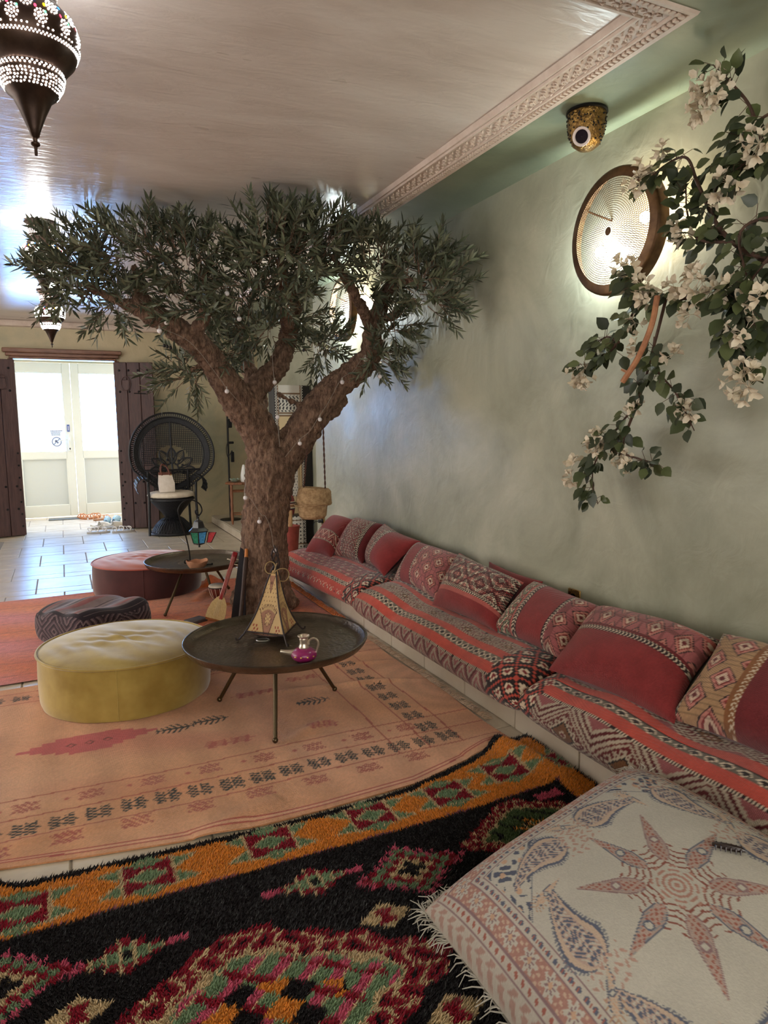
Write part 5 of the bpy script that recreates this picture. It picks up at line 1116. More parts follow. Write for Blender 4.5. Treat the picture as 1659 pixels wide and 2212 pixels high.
# ------------------------------------------------------------------ bougainvillea on the wall
bg = empty('bougainvillea', (1.98,1.9,0.95), 'white flowering bougainvillea branches spreading over the sage wall', 'plant')
M_stem = mat('brown_stem', (92,66,52), 0.8, (66,46,38), 30); M_cut = mat('tan_cut_stem', (178,122,84), 0.7, (150,96,66), 30)
br = [[(2.02,1.22,1.95),(1.97,1.42,2.02),(1.95,1.493,2.086),(1.98,1.587,2.256),(2.0,1.675,2.363),(2.0,1.749,2.45)],
 [(2.02,1.20,1.72),(1.95,1.472,1.778),(1.95,1.639,1.898),(1.97,1.76,2.08),(1.98,1.828,2.188),(1.98,1.95,2.181),(1.98,2.023,2.124)],
 [(1.95,1.58,1.85),(1.96,1.74,1.90),(1.97,1.80,2.0),(1.97,1.81,2.09)],
 [(1.95,1.472,1.778),(1.95,1.736,1.713),(1.95,1.941,1.747),(1.95,2.04,1.66),(1.95,2.12,1.57),(1.96,2.20,1.56),(1.95,2.29,1.51)],
 [(1.95,2.08,1.60),(1.97,2.16,1.63),(1.98,2.23,1.62)],
 [(1.95,1.855,1.733),(1.96,1.92,1.55),(1.97,1.987,1.387),(1.98,2.113,1.265),(1.98,2.22,1.14),(1.98,2.235,1.05),(1.98,2.20,0.965)],
 [(1.95,1.90,1.60),(1.95,1.90,1.50),(1.97,1.814,1.396),(1.97,1.728,1.267)],
 [(1.97,1.40,1.90),(1.93,1.555,1.875),(1.93,1.50,1.656),(1.95,1.496,1.453)],
 [(2.0,1.3,2.0),(1.93,1.45,2.08),(1.92,1.54,2.07),(1.90,1.60,2.02)],
 [(1.97,1.987,1.387),(1.97,2.06,1.20),(1.97,1.97,1.16),(1.97,1.88,1.148)],
 [(1.95,1.70,1.72),(1.92,1.60,1.70),(1.92,1.53,1.60),(1.93,1.46,1.56)], [(1.95,1.9,1.74),(1.94,1.99,1.80),(1.95,2.07,1.87)], [(2.0,1.25,1.85),(1.94,1.42,1.80),(1.92,1.50,1.72),(1.92,1.56,1.62),(1.93,1.55,1.52)], [(2.0,1.3,2.15),(1.96,1.48,2.20),(1.95,1.60,2.15),(1.94,1.66,2.04),(1.94,1.68,1.94)]]
dens = [40,54,44,74,22,76,40,56,50,34,50,26,60,50]
rb = random.Random(21); bl = []
BV = np.array([(0,0,0),(-0.36,0.18,0.05),(-0.48,0.42,0.08),(-0.33,0.72,0.04),(0,1,-0.08),(0.33,0.72,0.04),(0.48,0.42,0.08),(0.36,0.18,0.05),(0,0.42,-0.02),(0,0.72,-0.03)])
BF = [(0,7,6,8),(0,8,2,1),(6,5,9,8),(2,8,9,3),(5,4,9),(3,9,4)]
PTS = MB()
for bi, (b, dn) in enumerate(zip(br, dens)):
    P = catmull(b, 8); k = MB(); q = np.linspace(0.010 if bi in (0,1,3) else 0.006, 0.0018, len(P)); k.tube(P, list(q), 7); k.build('branch', M_stem, bg)
    for i in range(dn):
        t = rb.uniform(0.08,1)**0.8*(len(P)-1.01); j = int(t); p = P[j].lerp(P[j+1], t-j); d = (P[j+1]-P[j]).normalized()
        off = Vector((rb.uniform(-1,0.35), rb.uniform(-1,1), rb.uniform(-1,0.8))).normalized(); b0 = p+off*rb.uniform(0.008,0.055)
        ld = (off*0.8+d*0.5+Vector((0,0,-0.45))).normalized(); nn = Vector((-1,rb.uniform(-.8,.5),rb.uniform(0,1.1)))
        b0.x = min(b0.x, 2.07); PTS.tube([p, b0], 0.0011, 3, caps=False); bl.append((b0, ld, nn, rb.uniform(0.038,0.066), rb.random()))
tag(PTS.build('petioles', M_stem, bg), kind='stuff')
BPAL = [lin((66,74,46)), lin((52,60,38)), lin((84,92,56)), lin((58,66,48))]
M_bleaf = mat('bougainvillea_leaf', (60,70,44), 0.42, attr=True, spec=0.4, avar=0.15, nscale=40)
blm = []
for c in BPAL: k = MB(); k.add(BV, BF, c); blm.append(k.mesh('bougainvillea_leaf', M_bleaf, sharp=0, colors=True))
bl.sort(key=lambda q: (q[0]-camp).length); vis = [q for q in bl if q[0].y > 1.40][:295]; vs_ = set(id(q) for q in vis)
for q in vis: piece('leaf', blm[int(q[4]*4)], bg, leaf_mat(*q[:4], 0.78))
rest = [q for q in bl if id(q) not in vs_]
if rest: stuff_leaves('far_leaves', rest, bg, BPAL, M_bleaf, 0.78, BV, BF)
k = MB(); k.tube(catmull([(1.90,1.849,1.729),(1.88,1.849,1.634),(1.86,1.884,1.527),(1.85,1.947,1.442)], 5), [0.010]*16, 8); k.tube([(1.855,1.93,1.475),(1.86,1.965,1.487)], [0.006,0.004], 6); k.build('cut_stem', M_cut, bg)
M_pet = mat('white_bract', (226,214,194), 0.7, (206,190,164), 30, spec=0.3)
CLU = [(1.95,1.72,2.372,.06),(1.95,1.734,2.301,.05),(1.93,1.70,2.34,.05),(1.95,1.995,2.152,.055),(1.95,1.99,2.20,.03),(1.95,2.061,1.884,.04),(1.95,2.03,1.86,.035),(1.9,1.581,2.021,.065),(1.9,1.485,2.101,.05),(1.93,1.945,1.779,.05),(1.93,1.92,1.74,.04),(1.93,1.807,1.755,.045),(1.9,1.668,1.757,.05),(1.9,1.69,1.72,.045),(1.9,1.553,1.708,.045),(1.9,1.50,1.56,.05),(1.9,1.49,1.437,.06),(1.90,1.475,1.40,.05),(1.95,2.303,1.501,.05),(1.95,2.26,1.485,.04),(1.95,2.182,1.238,.045),(1.95,2.19,1.205,.04),(1.95,2.317,1.129,.03),(1.95,2.33,1.07,.03),(1.97,2.034,1.142,.03),(1.97,2.072,1.167,.025),(1.95,1.814,1.531,.025),(1.95,1.977,1.352,.03),(1.95,1.903,2.239,.025),(1.95,1.786,1.918,.03),(1.95,1.976,1.571,.03),(1.92,1.725,1.65,.03),(1.9,1.456,1.664,.045),(1.97,1.75,1.33,.025),(1.97,1.78,1.36,.02),(1.95,1.82,1.95,.03),(1.94,1.99,1.66,.025)]
rb = random.Random(5)
PV = np.array([(0,0,0),(-0.42,0.35,0.16),(-0.36,0.75,0.10),(0,1,-0.12),(0.36,0.75,0.10),(0.42,0.35,0.16),(0,0.38,-0.02),(0,0.72,-0.02)]); 
for (x, y, z, r_) in CLU:
    k = MB(); n = max(5, int(r_*260)); c = Vector((min(x, 1.99), y, z))
    for i in range(n):
        d = Vector((rb.uniform(-1,0.3), rb.uniform(-1,1), rb.uniform(-1,1))).normalized(); b = c+d*r_*rb.uniform(0.35,0.95)-Vector((0,0,0.25*r_*rb.random()))
        k.tube([c, b], 0.0012, 3, caps=False)
        for s in range(3):
            a = s*2*PI/3+rb.random(); o1 = d.orthogonal().normalized(); sd = Matrix.Rotation(a, 3, d) @ o1; ld = (d*0.8+sd*0.75).normalized()
            A = np.array(leaf_mat(b, ld, -sd+d*0.2, rb.uniform(0.024,0.036), 0.76)); k.add((np.c_[PV, np.ones(8)] @ A.T)[:, :3], LF)
    k.build('flower_cluster', M_pet, bg, sharp=0)

# ------------------------------------------------------------------ peacock chair
M_wick = mat('black_wicker', (34,34,38), 0.45, (24,24,28), 30, bump=0.4, bscale=90, spec=0.4)
pc = empty('peacock_chair', (1.18,8.75,0), 'black wicker peacock chair with round fan back beside the timber door', 'chair')
BCX, BCY, BCZ, BR = 1.225, 8.93, 0.955, 0.50
def outline(rad, n=64):
    "balloon outline: a circle whose foot draws in towards the seat"
    out = []
    for a in np.linspace(-PI/2, 1.5*PI, n+1)[:-1]:
        x = rad*math.cos(a); z = rad*math.sin(a)
        if z < -0.35*BR: x *= 1-0.45*((-z/BR-0.35)/0.65)**1.1
        out.append((x, z))
    return out
def bp(x, z, dy=0.0): return Vector((BCX+x, BCY+dy-0.10*(x/BR)**2+0.10*(z/BR)*0.6, BCZ+z))
def ring(rad, r_, name, dy=0): k = MB(); k.tube([bp(x, z, dy) for x, z in outline(rad)], r_, 8, closed=True); return k.build(name, M_wick, pc)
ring(BR, 0.012, 'outer_rim'); ring(BR-0.052, 0.010, 'inner_rim')
k = MB(); o1 = outline(BR-0.01, 120); o2 = outline(BR-0.052, 120)
for (a, b) in zip(o1, o2): k.tube([bp(*a), bp(*b)], 0.0065, 5, caps=False)
tag(k.build('rim_loops', M_wick, pc), kind='stuff')
k = MB(); o1 = outline(BR-0.055, 80); o2 = outline(BR-0.115, 80); A = np.array([[bp(*p) for p in o1]+[bp(*o1[0])], [bp(*p) for p in o2]+[bp(*o2[0])]]); k.grid(A); A2 = A.copy(); A2[:, :, 1] += 0.014; k.grid(A2, flip=True); k.build('solid_band', M_wick, pc)
ring(BR-0.118, 0.008, 'band_edge')
k = MB(); rad = BR-0.118; PR = 0.235; pz = -0.12
def inside(x, z): return x*x+z*z < rad*rad and math.hypot(x, z-pz) > PR-0.02 and z > pz-0.02
for i in np.arange(-rad, rad, 0.0225):
    seg = []
    for ax in (0, 1):
        run = []
        for t in np.arange(-rad, rad, 0.02):
            p = (i, t) if ax == 0 else (t, i)
            if inside(*p): run.append(bp(*p))
            else:
                if len(run) > 1: k.tube([run[0], run[len(run)//2], run[-1]], 0.0055, 4, caps=False)
                run = []
        if len(run) > 1: k.tube([run[0], run[len(run)//2], run[-1]], 0.0055, 4, caps=False)
for i in np.arange(-0.24, 0.25, 0.0225): k.tube([bp(i, -0.235), bp(i*0.95, -0.50)], 0.0055, 4, caps=False)
for z in np.arange(-0.50, -0.23, 0.0225): k.tube([bp(-0.24, z), bp(0.24, z)], 0.0055, 4, caps=False)
tag(k.build('woven_mesh', M_wick, pc), kind='stuff')
for i in range(7):
    a = R(0+30*i); d = Vector((math.cos(a), 0, math.sin(a))); s = Vector((-d.z, 0, d.x)); o_ = Vector((0,0,pz-0.08))
    k = MB()
    def pp(u, v): q = o_+d*u+s*v; return bp(q.x, q.z, -0.012)
    k.tube([pp(0.075+0.20*t, 0.055*math.sin(PI*t**0.9)**0.8*(1 if u_ else -1)) for u_ in (1, 0) for t in (np.linspace(0, 1, 14) if u_ else np.linspace(1, 0, 14)[1:-1])], 0.009, 6, closed=True)
    for q_ in (0.9,0.78,0.66,0.54): k.tube([pp(0.10+0.165*q_*(0.45+0.55*math.sin(t)), 0.046*q_**0.4*math.cos(t)*0.9) for t in np.linspace(0.15, PI-0.15, 9)], 0.004, 4)
    k.sphere(pp(0.135, -0.012), 0.016, 8, 6); k.build('fan_petal', M_wick, pc)
k = MB(); k.tube([bp(0.068*math.cos(a), pz-0.06+0.068*math.sin(a), -0.01) for a in np.linspace(0, 2*PI, 26)[:-1]], 0.008, 6, closed=True); k.tube([bp(0, -0.25, -0.01), bp(0, rad, -0.005)], 0.012, 6); k.tube([bp(-0.33, -0.20), bp(0.33, -0.20)], 0.014, 6); k.tube([bp(-0.26, -0.23), bp(0.26, -0.23)], 0.012, 6); k.build('back_spine', M_wick, pc)
SX, SY = 1.165, 8.66
k = MB(); k.lathe([(0.001,0.405),(0.25,0.405),(0.268,0.415),(0.268,0.435),(0.25,0.442),(0.001,0.442)], 40, (SX,SY,0)); k.build('seat', M_wick, pc, sharp=50)
k = MB(); k.lathe([(0.25,0.405),(0.21,0.36),(0.13,0.27),(0.095,0.215),(0.085,0.20)], 40, (SX,SY,0)); k.build('upper_cone', M_wick, pc, sharp=50)
k = MB()
for i in range(40):
    a = 2*PI*i/40; f = lambda r_, z, da=0: (SX+r_*math.cos(a+da), SY+r_*math.sin(a+da), z)
    for tw in (0.22,-0.22): k.tube([f(0.085,0.205), f(0.13,0.18,tw*0.3), f(0.20,0.11,tw*0.7), f(0.255,0.02,tw)], 0.0055, 4, caps=False)
tag(k.build('woven_skirt', M_wick, pc), kind='stuff')
k = MB(); k.lathe([(0.075,0.20),(0.12,0.175),(0.185,0.11),(0.235,0.025)], 32, (SX,SY,0)); k.build('skirt_lining', M_wick, pc)
k = MB(); k.lathe([(0.245,0.004),(0.275,0.004),(0.285,0.018),(0.275,0.032),(0.25,0.034)], 40, (SX,SY,0)); k.build('foot_ring', M_wick, pc)
for sx_, sy_, h_ in ((-0.27,-0.12,0.62),(0.27,-0.12,0.62),(-0.235,0.2,0.75),(0.235,0.2,0.75)):
    k = MB(); k.tube([(SX+sx_*1.05,SY+sy_,0.004),(SX+sx_,SY+sy_,0.42),(SX+sx_*1.02,SY+sy_,h_)], 0.015, 8); k.build('leg', M_wick, pc)
rw = random.Random(4)
for sx_ in (-1, 1):
    k = MB(); C0 = Vector((SX+sx_*0.32, SY-0.02, 0.60))
    prev = None
    for row in range(7):
        q = []
        for t in np.linspace(0, 1, 9):
            a = 2.6*row/6-0.7; rr_ = 0.085; q.append(C0+Vector((sx_*rr_*math.cos(a), -0.14+0.30*t, rr_*math.sin(a)*1.25-0.02*(1-t))))
        k.tube(q, 0.006, 5); 
        if prev:
            for i in range(8): k.tube([prev[i], q[i+1]], 0.0045, 4); k.tube([prev[i+1], q[i]], 0.0045, 4)
        prev = q
    k.build('arm', M_wick, pc)
M_cream = mat('cream_quilt', (232,220,200), 0.85, (220,206,184), 20, bump=0.1, bscale=60)
k = MB(); na = 72; P = []
for (r_, z, f) in ((0.001,0.444,0),(0.20,0.444,0),(0.25,0.450,0.4),(0.272,0.472,1),(0.262,0.498,0.7),(0.22,0.512,0.3),(0.12,0.509,0.1),(0.001,0.505,0)):
    P.append([(SX+r_*(1+0.025*f*abs(math.sin(a*11)))*math.cos(a), SY+r_*(1+0.025*f*abs(math.sin(a*11)))*math.sin(a), z+0.004*f*math.sin(a*22)) for a in np.linspace(0, 2*PI, na+1)])
k.grid(np.array(P)); tag(k.build('chair_pad', M_cream, sharp=0), 'round cream quilted pad on the peacock chair seat', 'cushion')
hb = empty('handbag', (1.11,8.60,0.512), 'white leather tote bag with brown handles on the peacock chair', 'bag')
M_wl = mat('white_leather', (232,222,210), 0.5, (222,210,196), 20); M_bl2 = mat('brown_leather', (110,58,40), 0.45, (86,42,30), 20); hz = 0.513
def bagring(z, w_, d_, off=0): return [(1.11+off+x*w_, 8.60+y*d_, hz+z) for x, y in ((-1,-1),(-0.6,-1.12),(0.6,-1.12),(1,-1),(1,1),(0.6,1.1),(-0.6,1.1),(-1,1))]
k = MB(); rings = [bagring(0.002,0.085,0.055), bagring(0.10,0.090,0.055,-0.004), bagring(0.185,0.076,0.04,-0.012), bagring(0.235,0.070,0.026,-0.018)]; A = np.array([r_+[r_[0]] for r_ in rings]); k.grid(A, flip=True); k.add(rings[0], [tuple(range(8))[::-1]]); k.build('body', M_wl, hb, sharp=30)
k = MB(); rings = [bagring(0.205,0.0745,0.036,-0.014), bagring(0.236,0.071,0.0275,-0.018)]; A = np.array([r_+[r_[0]] for r_ in rings]); A[..., :2] = A[..., :2]; k.grid(A, flip=True); k.add(rings[1], [tuple(range(8))]); k.build('top_trim', M_bl2, hb, sharp=30)
for dy in (-0.036, 0.03):
    k = MB(); k.tube(catmull([(1.055,8.60+dy,hz+0.20),(1.045,8.60+dy,hz+0.27),(1.06,8.60+dy*0.6,hz+0.325),(1.10,8.60+dy*0.5,hz+0.315),(1.135,8.60+dy,hz+0.26),(1.145,8.60+dy,hz+0.20)], 5), 0.008, 6); k.build('handle', M_bl2, hb)
k = MB(); k.sphere((1.155,8.548,hz+0.205), 0.008, 8, 6); k.build('buckle', M_gold, hb)

# ------------------------------------------------------------------ shoes at the entrance
def foot_outline(L_, W, n=26):
    pts = []
    for i in range(n):
        a = 2*PI*i/n; y = math.sin(a); x = math.cos(a); w_ = W*(0.80+0.20*y)*(1-0.12*math.exp(-((y+0.1)/0.25)**2)); pts.append((x*w_/2, y*L_/2))
    return pts
def shoe(kind, x, y, ang, c, label, cat, group, roll=0):
    root = empty(kind, (x, y, 0.001), label, cat, group); M_ = Matrix.Translation((x, y, 0.001)) @ Matrix.Rotation(ang, 4, 'Z')
    m1 = mat(kind+'_upper', c, 0.5); m2 = mat(kind+'_sole', tuple(int(q*0.8) for q in c), 0.6); ol = foot_outline(0.27, 0.10)
    k = MB(); k.prism(ol, 0, 0.022, M=M_); k.build('sole', m2, root, smooth=False)
    if kind in ('clog', 'sneaker'):
        P = []; hgt = 0.075
        for t in np.linspace(0, 1, 12):
            y_ = -0.13+0.26*t; wd = 0.047*(math.sin(PI*min(1, max(0.02, t*0.9+0.06)))**0.5)*(0.85+0.2*t); h_ = hgt*(0.95 if t > 0.45 else 0.75)*math.sin(PI*min(0.98, max(0.06, t*0.86+0.08)))**0.45
            P.append([M_ @ Vector((wd*math.cos(a), y_, 0.02+h_*math.sin(a))) for a in np.linspace(0, PI, 12)])
        P = np.array(P); k = MB(); k.grid(P[5:]); k.build('upper', m1, root, sharp=0)
        k = MB(); rim = [P[i, j] for i, j in ((5,1),(3,1),(1,2),(0,4),(0,7),(1,9),(3,10),(5,10))]; k.tube([Vector(q) for q in catmull(rim, 3)], 0.007, 6); k.tube([Vector(P[1, 2]), Vector(P[0, 5])+Vector((0,0,0.01)), Vector(P[1, 9])], 0.006, 6); 
        if kind == 'sneaker':
            Q = P[:6, [0,1,2,3]]; k.grid(Q); Q = P[:6, [8,9,10,11]]; k.grid(Q)
        k.build('collar', m1, root, sharp=0)
        if kind == 'sneaker':
            k = MB()
            for t in (0.02,0.045,0.07): k.tube([M_ @ Vector((-0.022,t,0.098-t*0.3)), M_ @ Vector((0.022,t+0.01,0.098-t*0.3))], 0.003, 5)
            k.build('laces', mat('white_lace',(236,236,236),0.8), root)
        else:
            k = MB()
            for i in range(3): k.tube([M_ @ Vector((-0.02+0.02*i,0.06,0.092)), M_ @ Vector((-0.02+0.02*i,0.061,0.094))], 0.006, 8)
            k.build('vent_holes', M_iron, root)
    else:
        for (y0_, h_) in ((0.07,0.045),(-0.02,0.055),(-0.10,0.05)):
            k = MB(); k.tube([M_ @ Vector((0.046*math.cos(a), y0_+0.02*math.sin(a*2), 0.020+h_*math.sin(a))) for a in np.linspace(0, PI, 10)], 0.006, 6); k.build('strap', m1, root)
        k = MB(); k.tube([M_ @ Vector((0,0.10,0.022)), M_ @ Vector((0.004,0.06,0.062)), M_ @ Vector((0,-0.02,0.075))], 0.005, 6); k.build('toe_strap', m1, root)
    return root
gsh = 'shoes left at the entrance'
shoe('clog', 0.385,9.51,R(-62),(228,222,210),'white closed-toe clog nearer the doorway centre', 'shoe', gsh); shoe('clog', 0.545,9.465,R(-70),(228,222,210),'white closed-toe clog nearer the timber door leaf', 'shoe', gsh)
shoe('sandal', 0.345,9.11,R(-88),(236,230,224),'white strappy sandal nearer the doorway centre', 'shoe', gsh); shoe('sandal', 0.625,9.055,R(-80),(236,230,224),'white strappy sandal nearer the peacock chair', 'shoe', gsh)
shoe('sandal', 0.205,10.63,R(20),(206,130,78),'tan leather sandal standing straight before the white doors', 'shoe', gsh); shoe('sandal', 0.36,10.61,R(-35),(206,130,78),'tan leather sandal turned sideways before the white doors', 'shoe', gsh)
shoe('sandal', 0.45,10.38,R(-60),(214,160,120),'pale tan sandal beside the blue sneakers', 'shoe', gsh)
shoe('sneaker', 0.62,10.10,R(160),(128,160,176),'pale blue laced sneaker nearer the passage wall', 'shoe', gsh); shoe('sneaker', 0.50,10.06,R(170),(128,160,176),'pale blue laced sneaker nearer the white clogs', 'shoe', gsh)
k = MB(); k.bbox((-0.02,10.72,0.006), (0.42,0.20,0.011), 0.003); tag(k.build('door_mat', mat('grey_mat',(120,124,122),0.95,(100,104,102),60,bump=0.5,bscale=200)), 'small grey door mat in front of the white doors', 'mat')
# notice and sticker on the door
sg = empty('door_notice', (-0.07,10.985,0.965), 'white paper notice with crossed-out circle symbol taped to the door glass', 'sign')
k = MB(); k.box((-0.066,10.994,1.118),(0.204,0.002,0.305)); k.build('paper', mat('notice_paper',(216,226,242),0.8,emit=(0.50,0.68,1.0),estr=0.32), sg, smooth=False)  # bluish emission stands in for door light shining through the paper
M_ink = mat('blue_grey_ink', (104,112,140), 0.8)
k = MB(); rt_ = random.Random(8)
for i in range(4):
    x = -0.135+0.004*i
    while x < 0.0-0.004*i:
        w_ = rt_.uniform(0.010,0.026); k.box((x+w_/2,10.9915,1.238-0.019*i),(w_,0.002,0.008)); x += w_+0.005
tag(k.build('text_lines', M_ink, sg, smooth=False), kind='stuff')
k = MB(); k.tube([(-0.062+0.058*math.cos(a),10.991,1.085+0.062*math.sin(a)) for a in np.linspace(0, 2*PI, 32)[:-1]], 0.0045, 5, closed=True); k.tube([(-0.062-0.040,10.991,1.085-0.042),(-0.062+0.040,10.991,1.085+0.042)], 0.004, 5)
k.build('crossed_circle', M_ink, sg)
k = MB(); k.sphere((-0.070,10.990,1.092), 0.014, 8, 6, (1,0.15,1.3)); k.sphere((-0.050,10.990,1.072), 0.010, 8, 6, (1,0.15,1.2)); k.build('footprint', M_ink, sg)
sk = MB(); sk.box((0.099,10.9965,1.275),(0.035,0.004,0.10)); so = sk.build('sticker', mat('blue_sticker',(74,98,168),0.5), smooth=False); tag(so, 'small blue sticker with a white word on the door stile', 'sticker')
k = MB()
for i in range(5): k.box((0.099,10.993,1.300-0.013*i),(0.014,0.002,0.008))
tag(k.build('lettering', mat('white_ink',(230,232,240),0.6), so, smooth=False), kind='stuff')

# ------------------------------------------------------------------ things on and beside the platform
M_tw = mat('turned_wood', (150,98,66), 0.5, (118,72,48), 14, stretch=(4,4,1))
tb = empty('side_table', (1.93,8.42,0.1), 'small brown wooden side table with turned legs on the platform', 'table')
k = MB(); k.lathe([(0.001,0.585),(0.155,0.585),(0.165,0.592),(0.165,0.604),(0.155,0.612),(0.001,0.612)], 8, (1.93,8.42,0)); k.build('table_top', M_tw, tb, sharp=30)
for i in range(4):
    a = 0.6+i*PI/2; x, y = 1.93+0.125*math.cos(a), 8.42+0.125*math.sin(a); k = MB(); k.lathe([(0.008,0.101),(0.014,0.13),(0.018,0.2),(0.013,0.25),(0.017,0.33),(0.013,0.36),(0.018,0.46),(0.014,0.52),(0.018,0.58)], 10, (x,y,0)); k.build('leg', M_tw, tb)
for i in range(4):
    a = 0.6+i*PI/2; b = a+PI/2; k = MB(); k.tube([(1.93+0.125*math.cos(a),8.42+0.125*math.sin(a),0.22),(1.93+0.125*math.cos(b),8.42+0.125*math.sin(b),0.22)], 0.008, 6); k.tube([(1.93+0.125*math.cos(a),8.42+0.125*math.sin(a),0.50),(1.93+0.125*math.cos(b),8.42+0.125*math.sin(b),0.50)], 0.010, 6); k.build('stretcher', M_tw, tb)
k = MB(); na = 16; pr = [(0.001,0.614),(0.03,0.614),(0.05,0.625),(0.062,0.650),(0.056,0.652),(0.04,0.628),(0.001,0.622)]
P = [[(1.885+r_*(1+0.08*math.cos(8*a))*math.cos(a), 8.40+r_*(1+0.08*math.cos(8*a))*math.sin(a), z+0.006*math.cos(8*a)*(z > 0.64)) for a in np.linspace(0, 2*PI, 41)] for r_, z in pr]
k.grid(np.array(P)); tag(k.build('glass_dish', mat('pale_green_glass',(150,178,160),0.15,trans=0.5,spec=0.6)), 'pale green scalloped glass dish on the brown side table', 'dish')
k = MB(); k.lathe([(0.001,0.614),(0.035,0.614),(0.042,0.63),(0.040,0.70),(0.022,0.79),(0.012,0.82),(0.001,0.822)], 20, (1.99,8.38,0)); tag(k.build('white_vase', mat('white_ceramic',(232,230,224),0.4), sharp=50), 'white cone-shaped vase on the side table next to the trunk', 'vase')
fs = empty('floor_stand', (1.90,8.80,0.1), 'thin black floor stand with clipped cables on the platform', 'stand')
k = MB(); k.lathe([(0.001,0.102),(0.13,0.102),(0.13,0.112),(0.02,0.118),(0.001,0.118)], 28, (1.90,8.80,0)); k.build('base_plate', M_iron, fs)
k = MB(); k.tube([(1.90,8.80,0.115),(1.905,8.80,1.62)], 0.012, 8); k.build('pole', M_iron, fs)
for c_, d_ in (((1.925,8.77,1.32),(0.05,0.05,0.11)),((1.93,8.77,1.08),(0.07,0.04,0.03)),((1.945,8.77,0.90),(0.04,0.035,0.13))): k = MB(); k.bbox(c_, d_, 0.006); k.build('clip_box', M_iron, fs)
k = MB(); k.tube(catmull([(1.89,8.76,1.10),(1.87,8.76,1.0),(1.885,8.76,0.90),(1.915,8.76,0.94),(1.94,8.76,0.98),(1.95,8.76,0.90)], 5), 0.005, 5); k.build('cable', M_iron, fs)

# inlaid cabinet, mosaic chest, doll, mortar, vase stand, ivy
CRM=lin((216,192,150)); INK=lin((34,30,34)); WHT=lin((222,216,206)); TAN_=lin((160,120,84))
M_inlay = mat('bone_inlay', (216,192,150), 0.5, attr=True)
cb = empty('inlaid_cabinet', (2.25,7.2,0), 'tall black cabinet with cream arched inlay panels behind the trunk', 'cabinet')
k = MB(); k.bbox((2.255,7.28,0.86),(0.41,0.22,1.70),0.006); k.build('body', mat('ebonised_wood',(30,27,29),0.45), cb)
def cab_pat(x, z):
    C = np.zeros(x.shape+(3,)); C[:] = CRM; C[(z > 1.38)] = WHT*0.9; q = (z > 1.42) & (z < 1.60); C[q & (np.sin(x*160+3*np.sin(z*40))*np.sin(z*85) > 0.15)] = INK*2
    for zl in (1.38,1.41,1.61,0.45): C[np.abs(z-zl) < 0.008] = TAN_*0.5
    xc = np.abs(x-0.155)
    for z0 in (0.50, 0.0):
        for (w_, c) in ((0.100,INK),(0.093,CRM*0.9),(0.083,TAN_*0.6),(0.075,WHT)):
            hh = (0.62 if z0 else 0.30); arch = (xc < w_*np.clip(1-((z-z0-hh*0.6)/(hh*0.62))*1.0, 0, 1)**0.6) & (z > z0+hh*0.6) | (xc < w_) & (z > z0+0.02) & (z <= z0+hh*0.6); C[arch] = c
        C[(xc < 0.07) & (z > z0) & (z < z0+0.5) & (np.hypot(fr_(x/0.03+np.floor(z/0.03)*0.5)-0.5, fr_(z/0.03)-0.5) < 0.2) & (C.sum(-1) > WHT.sum()*0.98)] = INK
    ed = (x < 0.03) | (x > 0.28); C[ed] = WHT; C[ed & ((np.floor(x/0.011)+np.floor(z/0.014)) % 2 == 0)] = INK; C[(np.abs(x-0.034) < 0.005) | (np.abs(x-0.276) < 0.005)] = TAN_*0.7
    return C
xs, zs = np.meshgrid(np.arange(0, 0.3101, 0.0045), np.arange(0, 1.70, 0.0055), indexing='ij'); P = np.stack([2.055+xs, 0*xs+7.166, 0.012+zs], -1); k = MB(); k.grid(P, cab_pat(xs, zs)); k.build('front_panel', M_inlay, cb, sharp=0, colors=True)
ch = empty('mosaic_chest', (2.14,6.97,0), 'low chest covered in black and white diamond mosaic behind the red mortar', 'chest')
k = MB(); k.bbox((2.14,6.99,0.18),(0.28,0.16,0.355),0.004); k.build('body', mat('dark_box_wood',(52,44,42),0.5), ch)
def chest_pat(x, z):
    C = np.zeros(x.shape+(3,)); C[:] = WHT*0.9; D = tri(x/0.04)+tri(z/0.04); C[D < 0.55] = INK; C[(np.abs(z-0.05) < 0.006) | (np.abs(z-0.30) < 0.006)] = TAN_*0.5
    e = (x < 0.035) | (x > 0.245); C[e & ((np.floor(x/0.009)+np.floor(z/0.012)) % 2 == 0)] = INK; return C
xs, zs = np.meshgrid(np.arange(0, 0.2801, 0.003), np.arange(0, 0.345, 0.003), indexing='ij'); P = np.stack([2.0+xs, 0*xs+6.908, 0.006+zs], -1); k = MB(); k.grid(P, chest_pat(xs, zs)); k.build('mosaic_front', M_inlay, ch, sharp=0, colors=True)
dl = empty('dressed_doll', (2.12,6.98,0.36), 'small doll in red striped kilim dress standing on the mosaic chest', 'doll')
def lathe_pat(prof_, c, fn, n=28):
    pr_ = catmull([(p[0], 0, p[1]) for p in prof_], 8); P = np.array([[(c[0]+p.x*math.cos(a), c[1]+p.x*math.sin(a), c[2]+p.z) for a in np.linspace(0, 2*PI, n+1)] for p in pr_]); z = P[..., 2]-c[2]; a = np.linspace(0, 1, n+1)[None, :]+0*z; k = MB(); k.grid(P, fn(a, z), flip=True); return k
def dress(a, z):
    C = np.zeros(a.shape+(3,)); C[:] = RED*0.9
    for lo, hi, c in ((0.06,0.075,INK),(0.075,0.09,CREAM),(0.09,0.11,BRN),(0.11,0.12,CREAM),(0.125,0.135,INK),(0.135,0.145,CREAM)): C[(z > lo) & (z < hi)] = c
    return C
lathe_pat([(0.001,0.002),(0.045,0.002),(0.060,0.04),(0.066,0.09),(0.064,0.14),(0.050,0.19),(0.036,0.21)], (2.12,6.98,0.36), dress).build('dress', M_inlay, dl, sharp=0, colors=True)
